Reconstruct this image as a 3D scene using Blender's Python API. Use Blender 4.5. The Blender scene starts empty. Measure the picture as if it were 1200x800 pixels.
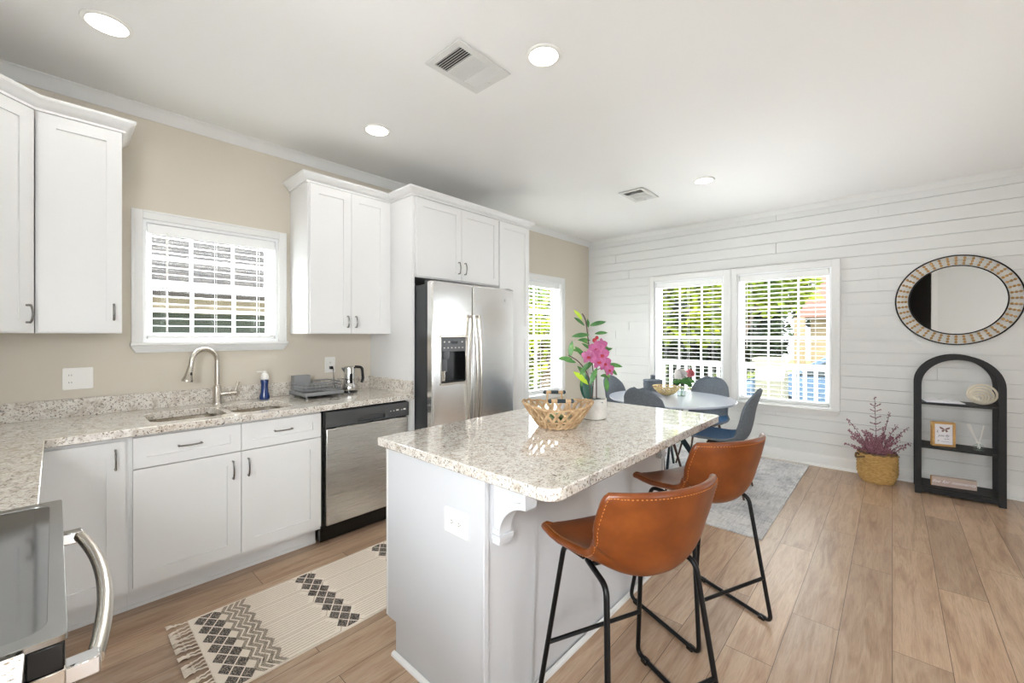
import bpy, math, random
from math import sin, cos, pi, radians as R
from mathutils import Vector, Matrix
from mathutils.geometry import delaunay_2d_cdt
random.seed(7)
sc = bpy.context.scene
C = sc.collection

# ------------------------------------------------------------------ camera
H = 1.3623
YAW = 0.7392
cam = bpy.data.cameras.new('camera'); camo = bpy.data.objects.new('camera', cam); C.objects.link(camo)
cam.sensor_width = 36; cam.lens = 36*488.9/1200; cam.shift_y = -7.4/1200; cam.clip_start = .02; cam.clip_end = 200
camo.location = (0, 0, H); camo.rotation_euler = (pi/2, 0, YAW-pi/2)
sc.camera = camo
# ------------------------------------------------------------------ view, world, sun, large lights
sc.view_settings.view_transform = 'Standard'; sc.view_settings.look = 'None'
sc.view_settings.gamma = 1; sc.view_settings.use_curve_mapping = False
sc.view_settings.exposure = 0.8
w = bpy.data.worlds.new('world'); sc.world = w; w.use_nodes = True
bg = w.node_tree.nodes['Background']; bg.inputs[0].default_value = (.86, .93, 1, 1); bg.inputs[1].default_value = 4.2
def lamp(name, kind, loc, direction, energy, size=1, size_y=None, color=(1,1,1), parent=None, spread=None):
    l = bpy.data.lights.new(name, kind); l.energy = energy; l.color = color
    if kind == 'AREA':
        l.size = size
        if size_y: l.shape = 'RECTANGLE'; l.size_y = size_y
        else: l.shape = 'DISK'
        if spread: l.spread = spread
    if kind == 'SUN': l.angle = R(1.5)
    o = bpy.data.objects.new(name, l); C.objects.link(o); o.location = loc
    o.rotation_euler = Vector(direction).to_track_quat('-Z', 'Y').to_euler()
    if parent: o.parent = parent
    return o
lamp('sun', 'SUN', (0, 0, 8), (.5, .42, -.76), 3.2, color=(1, .95, .86))
# added fill lamps outside the invented west window and patio door, out of view
lamp('west_fill_lamp', 'AREA', (-1.12, .08, 1.5), (.5, .78, -.8), 92, 1.0, 1.1, (.93, .97, 1))
lamp('south_fill_lamp', 'AREA', (.45, -3.55, 1.1), (.0, 1, 0), 22, 1.1, 2.0, (.93, .97, 1))
# added upward fill lamps low outside the windows, imitating bounce off porch and paving
lamp('porch_fill_lamp', 'AREA', (6.3, 1.4, .05), (-1, 0, .8), 150, 1.0, 2.2, (.93, .97, 1))
lamp('paving_fill_lamp', 'AREA', (4.25, 4.25, .05), (0, -.9, 1), 950, 1.4, 1.0, (.93, .97, 1))
lamp('paving_fill_lamp', 'AREA', (.74, 4.2, .75), (0, -.8, 1), 240, .9, .8, (.93, .97, 1))
LAMP_W = 1.0

# ------------------------------------------------------------------ materials
def lin(c):
    return tuple(((x/255)/12.92 if x/255 <= .04045 else ((x/255+.055)/1.055)**2.4) for x in c)+(1,)
def mat(name, col, rough=.5, metal=0, spec=None, emit=None, alpha=None, trans=None, coat=None, ior=None):
    m = bpy.data.materials.new(name); m.use_nodes = True
    b = m.node_tree.nodes['Principled BSDF']
    b.inputs['Base Color'].default_value = lin(col); b.inputs['Roughness'].default_value = rough; b.inputs['Metallic'].default_value = metal
    if spec is not None: b.inputs['Specular IOR Level'].default_value = spec
    if emit: b.inputs['Emission Color'].default_value = lin(col); b.inputs['Emission Strength'].default_value = emit
    if coat: b.inputs['Coat Weight'].default_value = coat; b.inputs['Coat Roughness'].default_value = .05
    if ior: b.inputs['IOR'].default_value = ior
    return m
def nodes(m): return m.node_tree.nodes, m.node_tree.links, m.node_tree.nodes['Principled BSDF']
def coords(m, scale=(1,1,1), kind='Object'):
    n, l, b = nodes(m)
    t = n.new('ShaderNodeTexCoord'); mp = n.new('ShaderNodeMapping'); mp.inputs['Scale'].default_value = scale
    l.new(t.outputs[kind], mp.inputs[0]); return mp.outputs[0]
def noise(m, vec, scale, detail=3, rough=.5, dist=0):
    n, l, b = nodes(m); x = n.new('ShaderNodeTexNoise'); x.inputs['Scale'].default_value = scale
    x.inputs['Detail'].default_value = detail; x.inputs['Roughness'].default_value = rough; x.inputs['Distortion'].default_value = dist
    l.new(vec, x.inputs['Vector']); return x.outputs['Fac']
def ramp(m, fac, stops, interp='LINEAR'):
    n, l, b = nodes(m); r = n.new('ShaderNodeValToRGB'); r.color_ramp.interpolation = interp
    while len(r.color_ramp.elements) < len(stops): r.color_ramp.elements.new(.5)
    for e, (p, c) in zip(r.color_ramp.elements, stops): e.position = p; e.color = lin(c)
    l.new(fac, r.inputs[0]); return r.outputs[0]
def mix(m, a, b_, fac, mode='MIX'):
    n, l, b = nodes(m); x = n.new('ShaderNodeMix'); x.data_type = 'RGBA'; x.blend_type = mode
    def put(v, s):
        if isinstance(v, tuple): s.default_value = v
        elif isinstance(v, (int, float)): s.default_value = v
        else: l.new(v, s)
    put(fac, x.inputs[0]); put(a, x.inputs[6]); put(b_, x.inputs[7]); return x.outputs[2]
def bump(m, h, strength=.3, dist=.002):
    n, l, b = nodes(m); x = n.new('ShaderNodeBump'); x.inputs['Strength'].default_value = strength; x.inputs['Distance'].default_value = dist
    l.new(h, x.inputs['Height']); l.new(x.outputs[0], b.inputs['Normal'])
def setcol(m, c): m.node_tree.links.new(c, nodes(m)[2].inputs['Base Color'])

def granite(name='granite', rough=.05, spec=.9, coat=.5):
    m = mat(name, (215, 205, 188), rough, spec=spec, coat=coat)
    v = coords(m)
    base = ramp(m, noise(m, v, 26, 4, .6), [(.30, (186, 174, 158)), (.45, (216, 208, 197)), (.6, (230, 225, 216)), (.75, (206, 196, 182))])
    n2 = noise(m, coords(m, (1, 1.7, 1.2)), 95, 3, .65)
    s1 = ramp(m, n2, [(.0, (0,0,0)), (.57, (0,0,0)), (.61, (255,255,255))])
    c = mix(m, base, lin((146, 130, 114)), s1)
    n3 = noise(m, coords(m, (1.6, 1, 1.2)), 62, 4, .7, .4)
    s2 = ramp(m, n3, [(.0, (255,255,255)), (.35, (255,255,255)), (.39, (0,0,0))])
    c = mix(m, c, lin((62, 56, 54)), s2)
    n4 = noise(m, coords(m, (1, 1, 1)), 45, 3, .6)
    s3 = ramp(m, n4, [(.0, (0,0,0)), (.64, (0,0,0)), (.68, (200,200,200))])
    c = mix(m, c, lin((120, 116, 114)), s3)
    setcol(m, c); return m
def wood_floor():
    m = mat('floor_planks', (150, 120, 95), .3, spec=.6)
    n, l, b = nodes(m)
    v = coords(m)
    br = n.new('ShaderNodeTexBrick'); br.offset = .37; br.offset_frequency = 2; br.squash = 1
    br.inputs['Scale'].default_value = 1; br.inputs['Brick Width'].default_value = 1.22; br.inputs['Row Height'].default_value = .182
    br.inputs['Mortar Size'].default_value = .0012; br.inputs['Mortar Smooth'].default_value = .2; br.inputs['Bias'].default_value = 0
    br.inputs['Color1'].default_value = (0,0,0,1); br.inputs['Color2'].default_value = (1,1,1,1); br.inputs['Mortar'].default_value = (.5,.5,.5,1)
    l.new(v, br.inputs['Vector'])
    # shift the grain per plank
    add = n.new('ShaderNodeVectorMath'); add.operation = 'MULTIPLY_ADD'
    l.new(br.outputs['Color'], add.inputs[0]); add.inputs[1].default_value = (13, 7, 5); l.new(v, add.inputs[2])
    def mp(s):
        x = n.new('ShaderNodeMapping'); x.inputs['Scale'].default_value = s; l.new(add.outputs[0], x.inputs[0]); return x.outputs[0]
    g1 = noise(m, mp((1.1, 9, 1)), 2.2, 5, .6, .8)
    g2 = noise(m, mp((3, 60, 1)), 3, 4, .7, .3)
    c = ramp(m, g1, [(.25, (162, 128, 101)), (.45, (192, 160, 131)), (.6, (207, 178, 150)), (.78, (179, 148, 119))])
    c2 = ramp(m, g2, [(.3, (195, 195, 195)), (.55, (255, 255, 255)), (.8, (225, 225, 225))])
    c = mix(m, c, c2, .55, 'MULTIPLY')
    pl = ramp(m, br.outputs['Color'], [(0, (222, 221, 221)), (.5, (240, 239, 238)), (1, (255, 255, 255))])
    c = mix(m, c, pl, 1.0, 'MULTIPLY')
    c = mix(m, c, lin((70, 52, 40)), br.outputs['Fac'])
    setcol(m, c)
    bump(m, g2, .12, .002)
    return m
def steel(name='brushed_steel', col=(244, 243, 241), rough=.19, sx=1, sy=1, sz=160):
    m = mat(name, col, rough, 1)
    g = noise(m, coords(m, (sx, sy, sz)), 6, 3)
    n, l, b = nodes(m)
    mr = n.new('ShaderNodeMapRange'); mr.inputs['To Min'].default_value = rough-.02; mr.inputs['To Max'].default_value = rough+.03
    l.new(g, mr.inputs[0]); l.new(mr.outputs[0], b.inputs['Roughness'])
    return m
def glass(name, tint=(1, 1, 1), refl=.08):
    m = bpy.data.materials.new(name); m.use_nodes = True; n = m.node_tree.nodes; l = m.node_tree.links
    n.remove(n['Principled BSDF'])
    t = n.new('ShaderNodeBsdfTransparent'); t.inputs[0].default_value = tint+(1,)
    g = n.new('ShaderNodeBsdfGlossy'); g.inputs['Roughness'].default_value = .02
    f = n.new('ShaderNodeLayerWeight'); f.inputs[0].default_value = .5
    pw = n.new('ShaderNodeMath'); pw.operation = 'POWER'; l.new(f.outputs['Facing'], pw.inputs[0]); pw.inputs[1].default_value = 5
    ma = n.new('ShaderNodeMath'); ma.operation = 'MULTIPLY_ADD'; l.new(pw.outputs[0], ma.inputs[0]); ma.inputs[1].default_value = .8; ma.inputs[2].default_value = .03
    mx = n.new('ShaderNodeMixShader'); l.new(ma.outputs[0], mx.inputs[0]); l.new(t.outputs[0], mx.inputs[1]); l.new(g.outputs[0], mx.inputs[2])
    l.new(mx.outputs[0], n['Material Output'].inputs[0]); return m
def noisy(name, stops, scale, rough=.8, detail=4, sc3=(1,1,1), bmp=0, metal=0):
    m = mat(name, stops[0][1], rough, metal); f = noise(m, coords(m, sc3), scale, detail, .6)
    setcol(m, ramp(m, f, stops))
    if bmp: bump(m, f, bmp, .004)
    return m
M = {}
M['granite'] = granite(); M['granite_side'] = granite('granite_backsplash', .38, .3, None); M['floor'] = wood_floor()
M['steel'] = steel(); M['dwsteel'] = steel('satin_steel', (222, 221, 218), .27); M['dark_steel'] = mat('dark_grey_metal', (74, 76, 78), .35, .6)
M['nickel'] = mat('brushed_nickel', (205, 198, 188), .22, 1)
M['chrome'] = mat('chrome', (215, 215, 215), .08, 1)
M['pull'] = mat('dark_nickel_pull', (150, 148, 145), .2, 1)
M['wall'] = mat('beige_paint', (214, 205, 190), .75)
M['white'] = mat('white_paint', (233, 232, 229), .5)
M['ceiling'] = mat('ceiling_paint', (240, 239, 236), .85)
M['shiplap'] = mat('shiplap_paint', (226, 226, 223), .55)
M['cab'] = mat('cabinet_paint', (233, 232, 230), .38)
M['island'] = mat('island_paint', (210, 211, 213), .42)
M['slat'] = mat('blind_slat', (246, 246, 244), .5)
M['vinyl'] = mat('window_vinyl', (244, 245, 245), .4)
M['glass'] = glass('window_glass'); M['clear'] = glass('clear_glass', (.93, .96, .95))
M['mirror'] = mat('mirror_glass', (225, 226, 226), .01, 1)
M['black'] = mat('black_metal', (22, 22, 23), .38, .5)
M['blackwood'] = noisy('black_painted_wood', [(.3, (14, 14, 15)), (.7, (24, 24, 25))], 30, .6)
M['blackgloss'] = mat('black_plastic', (14, 15, 16), .2)
M['cooktop'] = mat('cooktop_glass', (150, 151, 152), .07, 1)
M['rim'] = mat('cooktop_rim', (165, 165, 163), .22, 1)
M['dwpanel'] = mat('dishwasher_panel', (84, 85, 86), .35, .3)
M['leather'] = noisy('tan_leather', [(.3, (102, 48, 13)), (.55, (122, 61, 18)), (.8, (138, 75, 27))], 9, .34, 3)
M['stitch'] = mat('orange_stitching', (214, 140, 72), .7)
M['velvet'] = noisy('blue_fabric', [(.3, (44, 84, 122)), (.7, (54, 98, 140))], 60, .8)
M['greyfab'] = noisy('grey_fabric', [(.3, (98, 106, 114)), (.7, (114, 122, 130))], 60, .85)
M['bronze'] = mat('dark_bronze', (84, 66, 56), .35, .5)
M['tealmetal'] = mat('dark_teal_metal', (46, 60, 66), .3, .4)
M['tabletop'] = mat('pale_tabletop', (198, 205, 219), .22)
M['wicker'] = noisy('water_hyacinth', [(.25, (142, 110, 76)), (.5, (184, 152, 114)), (.75, (212, 186, 150))], 35, .8, 4, (1,1,1), .4)
M['seagrass'] = noisy('seagrass', [(.25, (164, 126, 70)), (.5, (198, 160, 98)), (.75, (216, 182, 122))], 30, .8, 4, (1,1,3), .4)
M['rope'] = mat('brown_cord', (110, 88, 60), .9)
M['gold'] = mat('pale_gold', (214, 190, 140), .35, .7)
M['bead'] = noisy('wooden_bead', [(.3, (176, 136, 84)), (.7, (208, 170, 112))], 40, .6)
M['oak'] = noisy('light_oak', [(.3, (188, 142, 78)), (.7, (212, 168, 100))], 8, .5, 4, (1, 1, 8))
M['blush'] = noisy('blush_wood', [(.3, (186, 164, 152)), (.7, (204, 184, 172))], 10, .7, 4, (1, 1, 6))
M['paper'] = mat('white_paper', (238, 236, 240), .8)
M['ink'] = mat('grey_ink', (128, 126, 138), .8)
M['moth'] = mat('brown_ink', (140, 112, 102), .8)
M['cream'] = mat('cream_ceramic', (232, 222, 202), .6)
M['leaf'] = noisy('glossy_leaf', [(.3, (40, 88, 44)), (.55, (74, 128, 60)), (.8, (140, 176, 84))], 14, .4)
M['darkleaf'] = noisy('dark_leaf', [(.3, (22, 60, 50)), (.7, (34, 84, 66))], 20, .35)
M['lime'] = mat('lime_leaf', (172, 200, 50), .5)
M['stripe'] = noisy('striped_succulent_leaf', [(.42, (52, 96, 60)), (.5, (206, 220, 180))], 60, .5)
M['petal'] = noisy('orchid_petal', [(.3, (146, 58, 106)), (.7, (186, 100, 146))], 25, .5)
M['lip'] = mat('orchid_lip', (170, 40, 52), .5)
M['pinkpeony'] = mat('pink_petal', (232, 146, 152), .7)
M['whitepeony'] = mat('white_petal', (240, 236, 232), .7)
M['stone'] = noisy('pale_stone', [(.3, (206, 202, 194)), (.7, (228, 224, 218))], 20, .8)
M['heather'] = noisy('heather_bloom', [(.3, (134, 80, 98)), (.7, (190, 140, 150))], 40, .8)
M['twig'] = mat('dark_twig', (84, 60, 60), .8)
M['rugcream'] = noisy('cream_weave', [(.3, (238, 224, 208)), (.7, (248, 237, 222))], 260, .95, 2, (1,1,1), .3)
M['rugblack'] = noisy('charcoal_weave', [(.38, (58, 54, 52)), (.5, (84, 78, 74)), (.64, (190, 176, 160))], 240, .95, 2)
M['rugmid'] = noisy('mixed_weave', [(.35, (96, 88, 80)), (.5, (170, 156, 140)), (.65, (222, 206, 186))], 300, .95, 2)
M['rugline'] = noisy('beige_stitch', [(.3, (186, 166, 144)), (.7, (214, 194, 172))], 200, .95, 2)
M['rack'] = mat('grey_coated_wire', (140, 141, 142), .45, .2)
M['racktray'] = mat('grey_plastic', (138, 139, 140), .5)
M['soap'] = mat('blue_soap', (24, 52, 110), .15, coat=.5)
M['plate'] = mat('white_plastic', (240, 238, 232), .4)
M['plateslot'] = mat('dark_slot', (70, 66, 62), .6)
M['duct'] = mat('dark_duct', (60, 60, 60), .9)
M['ventgrey'] = mat('vent_enamel', (216, 215, 211), .5)
M['glow'] = mat('lit_diffuser', (255, 250, 240), .5, emit=6)
M['book'] = mat('book_cover', (206, 200, 190), .5); M['bookblue'] = mat('blue_cover', (120, 140, 166), .5)

def rugmat():
    m = mat('faded_rug', (196, 196, 200), .95)
    v = coords(m, (1, 1, 1))
    a = noise(m, v, 3.2, 6, .7, .6); b_ = noise(m, coords(m, (1, 14, 1)), 7, 5, .7); d = noise(m, coords(m, (14, 1, 1)), 7, 5, .7)
    c = ramp(m, a, [(.3, (150, 150, 156)), (.48, (206, 204, 204)), (.62, (224, 221, 218)), (.78, (170, 172, 180))])
    s = ramp(m, b_, [(.35, (170, 170, 172)), (.5, (255, 255, 255))]); t = ramp(m, d, [(.32, (180, 180, 184)), (.5, (255, 255, 255))])
    setcol(m, mix(m, mix(m, c, s, .6, 'MULTIPLY'), t, .6, 'MULTIPLY')); return m
M['drug'] = rugmat()
# outside
M['grass'] = noisy('lawn', [(.3, (80, 98, 26)), (.7, (132, 146, 40))], 3, .95)
M['asphalt'] = noisy('asphalt', [(.3, (88, 86, 84)), (.7, (108, 106, 103))], 4, .9)
M['deck'] = noisy('porch_boards', [(.3, (205, 203, 198)), (.7, (222, 220, 215))], 3, .8, 3, (1, 12, 1))
M['treeleaf'] = noisy('sunlit_leaves', [(.35, (60, 84, 12)), (.5, (126, 142, 18)), (.65, (176, 182, 36))], 1.6, .7, 5)
M['treedark'] = noisy('evergreen_leaves', [(.35, (10, 22, 10)), (.5, (24, 42, 16)), (.68, (72, 94, 24))], 1.8, .7, 5)
M['bark'] = noisy('bark', [(.3, (70, 56, 44)), (.7, (104, 86, 68))], 6, .9)
def shingle():
    m = mat('roof_shingles', (130, 120, 110), .9); n, l, b = nodes(m)
    br = n.new('ShaderNodeTexBrick'); l.new(coords(m), br.inputs['Vector']); br.inputs['Scale'].default_value = 1
    br.inputs['Brick Width'].default_value = .13; br.inputs['Row Height'].default_value = .07; br.inputs['Mortar Size'].default_value = .008
    br.inputs['Color1'].default_value = lin((70, 64, 58)); br.inputs['Color2'].default_value = lin((38, 34, 31)); br.inputs['Mortar'].default_value = lin((34, 30, 28))
    c = mix(m, br.outputs['Color'], ramp(m, noise(m, coords(m), 30, 3), [(.3, (150, 150, 150)), (.7, (255, 255, 255))]), .7, 'MULTIPLY')
    setcol(m, c); return m
M['shingle'] = shingle()
M['fascia'] = mat('tan_fascia', (68, 61, 45), .7); M['greenwall'] = mat('dark_green_siding', (5, 24, 17), .7)
M['pinkroof'] = noisy('pinkish_tiles', [(.3, (104, 70, 58)), (.7, (124, 90, 76))], 6, .9, 4, (1, 1, 8))
M['tanwall'] = noisy('tan_stucco', [(.3, (140, 124, 96)), (.7, (158, 140, 110))], 3, .9)
M['postpaint'] = mat('cream_porch_paint', (118, 116, 98), .6)
M['carpaint'] = mat('pale_blue_car_paint', (92, 116, 146), .25, .3, coat=.6); M['carglass'] = mat('car_glass', (30, 42, 50), .08)
M['tyre'] = mat('tyre_rubber', (26, 26, 26), .8)

# ------------------------------------------------------------------ mesh helpers
class MB:
    def __init__(s): s.v = []; s.f = []; s.m = []; s.M = Matrix.Identity(4); s.mi = 0
    def add(s, vs, fs, mi=None):
        k = len(s.v); s.v += [tuple(s.M @ Vector(p)) for p in vs]
        for f in fs: s.f.append([k+i for i in f]); s.m.append(s.mi if mi is None else mi)
        return s
    def box(s, a, b, mi=None):
        x0, y0, z0 = [min(p, q) for p, q in zip(a, b)]; x1, y1, z1 = [max(p, q) for p, q in zip(a, b)]
        return s.add([(x0,y0,z0),(x1,y0,z0),(x1,y1,z0),(x0,y1,z0),(x0,y0,z1),(x1,y0,z1),(x1,y1,z1),(x0,y1,z1)],
            [(3,2,1,0),(4,5,6,7),(0,1,5,4),(1,2,6,5),(2,3,7,6),(3,0,4,7)], mi)
    def cbox(s, c, d, mi=None): return s.box([c[i]-d[i]/2 for i in range(3)], [c[i]+d[i]/2 for i in range(3)], mi)
    def tube(s, pts, r, seg=8, closed=False, mi=None, flat=1.0):
        pts = [Vector(p) for p in pts]; n = len(pts); rs = r if isinstance(r, (list, tuple)) else [r]*n
        vs = []; up = None
        for i, p in enumerate(pts):
            if closed: t = (pts[(i+1) % n]-pts[i-1])
            else: t = pts[min(i+1, n-1)]-pts[max(i-1, 0)]
            t = t.normalized() if t.length > 1e-9 else Vector((0, 0, 1))
            if up is None: up = Vector((0, 0, 1)) if abs(t.z) < .9 else Vector((1, 0, 0))
            a = (up - t*up.dot(t)); a = a.normalized() if a.length > 1e-6 else t.orthogonal().normalized()
            b = t.cross(a); up = a
            for k in range(seg):
                an = 2*pi*k/seg; vs.append(p + a*(cos(an)*rs[i]) + b*(sin(an)*rs[i]*flat))
        fs = []
        for i in range(n if closed else n-1):
            j = (i+1) % n
            for k in range(seg): fs.append((i*seg+k, i*seg+(k+1) % seg, j*seg+(k+1) % seg, j*seg+k))
        if not closed: fs.append(tuple(range(seg))[::-1]); fs.append(tuple((n-1)*seg+k for k in range(seg)))
        return s.add(vs, fs, mi)
    def lathe(s, prof, c=(0,0,0), seg=32, mi=None, cap=True, axis='z', sx=1, sy=1):
        vs = []
        for r, z in prof:
            for k in range(seg):
                a = 2*pi*k/seg; p = (r*cos(a)*sx, r*sin(a)*sy, z)
                if axis == 'x': p = (z, p[0], p[1])
                if axis == 'y': p = (p[0], z, p[1])
                vs.append((p[0]+c[0], p[1]+c[1], p[2]+c[2]))
        fs = []
        for i in range(len(prof)-1):
            for k in range(seg): fs.append((i*seg+k, i*seg+(k+1) % seg, (i+1)*seg+(k+1) % seg, (i+1)*seg+k))
        if cap: fs.append(tuple(range(seg))[::-1]); fs.append(tuple((len(prof)-1)*seg+k for k in range(seg)))
        return s.add(vs, fs, mi)
    def prism(s, poly, z0, z1, mi=None):
        n = len(poly); vs = [(p[0], p[1], z0) for p in poly]+[(p[0], p[1], z1) for p in poly]
        return s.add(vs, [tuple(range(n))[::-1], tuple(range(n, 2*n))]+[(i, (i+1) % n, n+(i+1) % n, n+i) for i in range(n)], mi)
    def plate(s, outer, holes, z0, z1, mi=None):
        loops = [outer]+holes; vs2 = []; fl = []
        for lp in loops: fl.append(list(range(len(vs2), len(vs2)+len(lp)))); vs2 += [Vector(p) for p in lp]
        r = delaunay_2d_cdt(vs2, [], fl, 0, 1e-6)
        vv, ff = r[0], r[2]
        def inside(p, poly):
            c = False; n = len(poly)
            for i in range(n):
                a = poly[i]; b = poly[(i+1) % n]
                if (a[1] > p[1]) != (b[1] > p[1]) and p[0] < (b[0]-a[0])*(p[1]-a[1])/(b[1]-a[1])+a[0]: c = not c
            return c
        tri = []
        for f in ff:
            cen = sum((vv[i] for i in f), Vector((0, 0)))/len(f)
            if inside(cen, outer) and not any(inside(cen, h) for h in holes): tri.append(tuple(f))
        n = len(vv); vs = [(p[0], p[1], z0) for p in vv]+[(p[0], p[1], z1) for p in vv]
        fs = [tuple(reversed(f)) for f in tri]+[tuple(i+n for i in f) for f in tri]
        ed = {}
        for f in tri:
            for i in range(len(f)): ed[(f[i], f[(i+1) % len(f)])] = 1
        for a, b in list(ed):
            if (b, a) not in ed: fs.append((a, b, b+n, a+n))
        return s.add(vs, fs, mi)
    def sweep(s, prof, path, mi=None, closed=False):
        """prof: (out, z) closed profile; path: (x, y); out is to the RIGHT of travel."""
        n = len(path); P = [Vector(p) for p in path]; rings = []
        for i in range(n):
            d0 = (P[i]-P[i-1]).normalized() if (i > 0 or closed) else None
            d1 = (P[(i+1) % n]-P[i]).normalized() if (i < n-1 or closed) else None
            d0 = d0 or d1; d1 = d1 or d0
            n0 = Vector((d0.y, -d0.x)); n1 = Vector((d1.y, -d1.x)); m_ = (n0+n1); m_ = m_/(m_.dot(n0) or 1)
            rings.append([(P[i].x+m_.x*o, P[i].y+m_.y*o, z) for o, z in prof])
        k = len(prof); vs = [p for r_ in rings for p in r_]; fs = []
        for i in range(n if closed else n-1):
            j = (i+1) % n
            for a in range(k): fs.append((i*k+a, i*k+(a+1) % k, j*k+(a+1) % k, j*k+a))
        if not closed: fs += [tuple(range(k))[::-1], tuple((n-1)*k+a for a in range(k))]
        return s.add(vs, fs, mi)
    def sphere(s, c, r, seg=10, rings=6, mi=None, sc3=(1,1,1)):
        pr = [(max(1e-4, sin(pi*i/rings))*1, -cos(pi*i/rings)) for i in range(rings+1)]
        vs = []; 
        for a, z in pr:
            for k in range(seg):
                t = 2*pi*k/seg; vs.append((c[0]+r*a*cos(t)*sc3[0], c[1]+r*a*sin(t)*sc3[1], c[2]+r*z*sc3[2]))
        fs = [(i*seg+k, i*seg+(k+1) % seg, (i+1)*seg+(k+1) % seg, (i+1)*seg+k) for i in range(rings) for k in range(seg)]
        return s.add(vs, fs, mi)
    def leaf(s, base, d, L, W, bend=.25, up=(0,0,1), mi=None, fold=.15, n=5):
        base = Vector(base); d = Vector(d).normalized(); up = Vector(up); sd = d.cross(up)
        if sd.length < 1e-3: sd = d.cross(Vector((1, 0, 0)))
        sd.normalize(); u2 = sd.cross(d).normalized(); vs = []
        for i in range(n+1):
            t = i/n; wd = W*.5*(sin(pi*min(1, t*.96+.04))**.8)
            c = base+d*(L*t)-u2*(bend*L*t*t)
            vs += [c-sd*wd+u2*(wd*fold), c, c+sd*wd+u2*(wd*fold)]
        fs = []
        for i in range(n):
            a = i*3; fs += [(a, a+1, a+4, a+3), (a+1, a+2, a+5, a+4)]
        return s.add(vs, fs, mi)

def setp(o, label=None, cat=None, group=None, kind=None):
    if label: o['label'] = label
    if cat: o['category'] = cat
    if group: o['group'] = group
    if kind: o['kind'] = kind
    return o
def thing(name, label, cat, loc=(0,0,0), rotz=0, group=None):
    o = bpy.data.objects.new(name, None); C.objects.link(o); o.empty_display_size = .1
    o.location = loc; o.rotation_euler = (0, 0, rotz); return setp(o, label, cat, group)
BASE = {}
def mesh(name, mb, mats, parent=None, bevel=0, smooth=35, world=True, label=None, origin=None, fix=True):
    """world=True: vertices are given in world coordinates (parent not rotated)."""
    me = bpy.data.meshes.new(name)
    off = Vector((0, 0, 0))
    if parent is not None and world: off = BASE.get(parent.name, Vector(parent.location))
    loc = Vector((0, 0, 0))
    if parent is None and origin is None and mb.v:
        xs = [p[0] for p in mb.v]; ys = [p[1] for p in mb.v]; zs = [p[2] for p in mb.v]
        loc = Vector(((min(xs)+max(xs))/2, (min(ys)+max(ys))/2, min(zs))); off = loc
    elif parent is None and origin is not None: loc = Vector(origin); off = loc
    me.from_pydata([tuple(Vector(p)-off) for p in mb.v], [], mb.f)
    ms = mats if isinstance(mats, (list, tuple)) else [mats]
    for m_ in ms: me.materials.append(M[m_] if isinstance(m_, str) else m_)
    me.polygons.foreach_set('material_index', [min(i, len(ms)-1) for i in mb.m])
    me.validate(); me.update()
    if smooth: me.shade_smooth(); me.set_sharp_from_angle(angle=R(smooth))
    o = bpy.data.objects.new(name, me); C.objects.link(o)
    if parent is not None: o.parent = parent; BASE[o.name] = off
    else: o.location = loc; BASE[o.name] = off
    if bevel:
        b = o.modifiers.new('bevel', 'BEVEL'); b.width = bevel; b.segments = 2; b.limit_method = 'ANGLE'; b.angle_limit = R(40)
    if label: o['label'] = label
    return o
def struct(name, mb, mats, parent=None, bevel=0, smooth=35):
    o = mesh(name, mb, mats, parent, bevel, smooth, origin=(0, 0, 0) if parent is None else None)
    if parent is None: o['kind'] = 'structure'
    return o
def copy_tree(o, parent=None):
    c = o.copy(); C.objects.link(c); c.parent = parent
    if parent is not None: c.matrix_parent_inverse = o.matrix_parent_inverse.copy()
    for ch in list(o.children): copy_tree(ch, c)
    return c
def rrect(x0, y0, x1, y1, r, n=6):
    pts = []
    for cx, cy, a0 in ((x1-r, y1-r, 0), (x0+r, y1-r, 90), (x0+r, y0+r, 180), (x1-r, y0+r, 270)):
        for i in range(n+1): a = R(a0+90*i/n); pts.append((cx+r*cos(a), cy+r*sin(a)))
    return pts
def catmull(pts, n=6):
    P = [Vector(p) for p in pts]; out = []
    for i in range(len(P)-1):
        a = P[max(i-1, 0)]; b = P[i]; c = P[i+1]; d = P[min(i+2, len(P)-1)]
        for k in range(n):
            t = k/n; out.append(.5*((2*b)+(c-a)*t+(2*a-5*b+4*c-d)*t*t+(3*b-a-3*c+d)*t**3))
    out.append(P[-1]); return out
def rounded(pts, r, n=5):
    P = [Vector(p) for p in pts]; out = [P[0]]
    for i in range(1, len(P)-1):
        a = P[i]+(P[i-1]-P[i]).normalized()*r; b = P[i]+(P[i+1]-P[i]).normalized()*r
        for k in range(n+1):
            t = k/n; out.append(a*(1-t)**2+P[i]*2*t*(1-t)+b*t*t)
    out.append(P[-1]); return out
def text_mesh(name, body, size, M4, matname, parent, shear=0, align='CENTER', bold=0):
    cu = bpy.data.curves.new(name, 'FONT'); cu.body = body; cu.size = size; cu.align_x = align; cu.align_y = 'CENTER'; cu.shear = shear
    cu.extrude = .0006; cu.offset = bold
    tmp = bpy.data.objects.new('tmp', cu); C.objects.link(tmp)
    bpy.context.view_layer.update()
    me = bpy.data.meshes.new_from_object(tmp.evaluated_get(bpy.context.evaluated_depsgraph_get()))
    bpy.data.objects.remove(tmp); me.transform(M4); me.materials.clear(); me.materials.append(M[matname])
    o = bpy.data.objects.new(name, me); C.objects.link(o); o.parent = parent; return o
def frameM(o, ux, n):
    """local x along ux, local y = INTO the wall (-n), z up"""
    ux = Vector(ux).normalized(); n = Vector(n).normalized()
    m_ = Matrix.Identity(4)
    for i in range(3): m_[i][0] = ux[i]; m_[i][1] = -n[i]; m_[i][2] = (0, 0, 1)[i]; m_[i][3] = o[i]
    return m_

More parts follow.
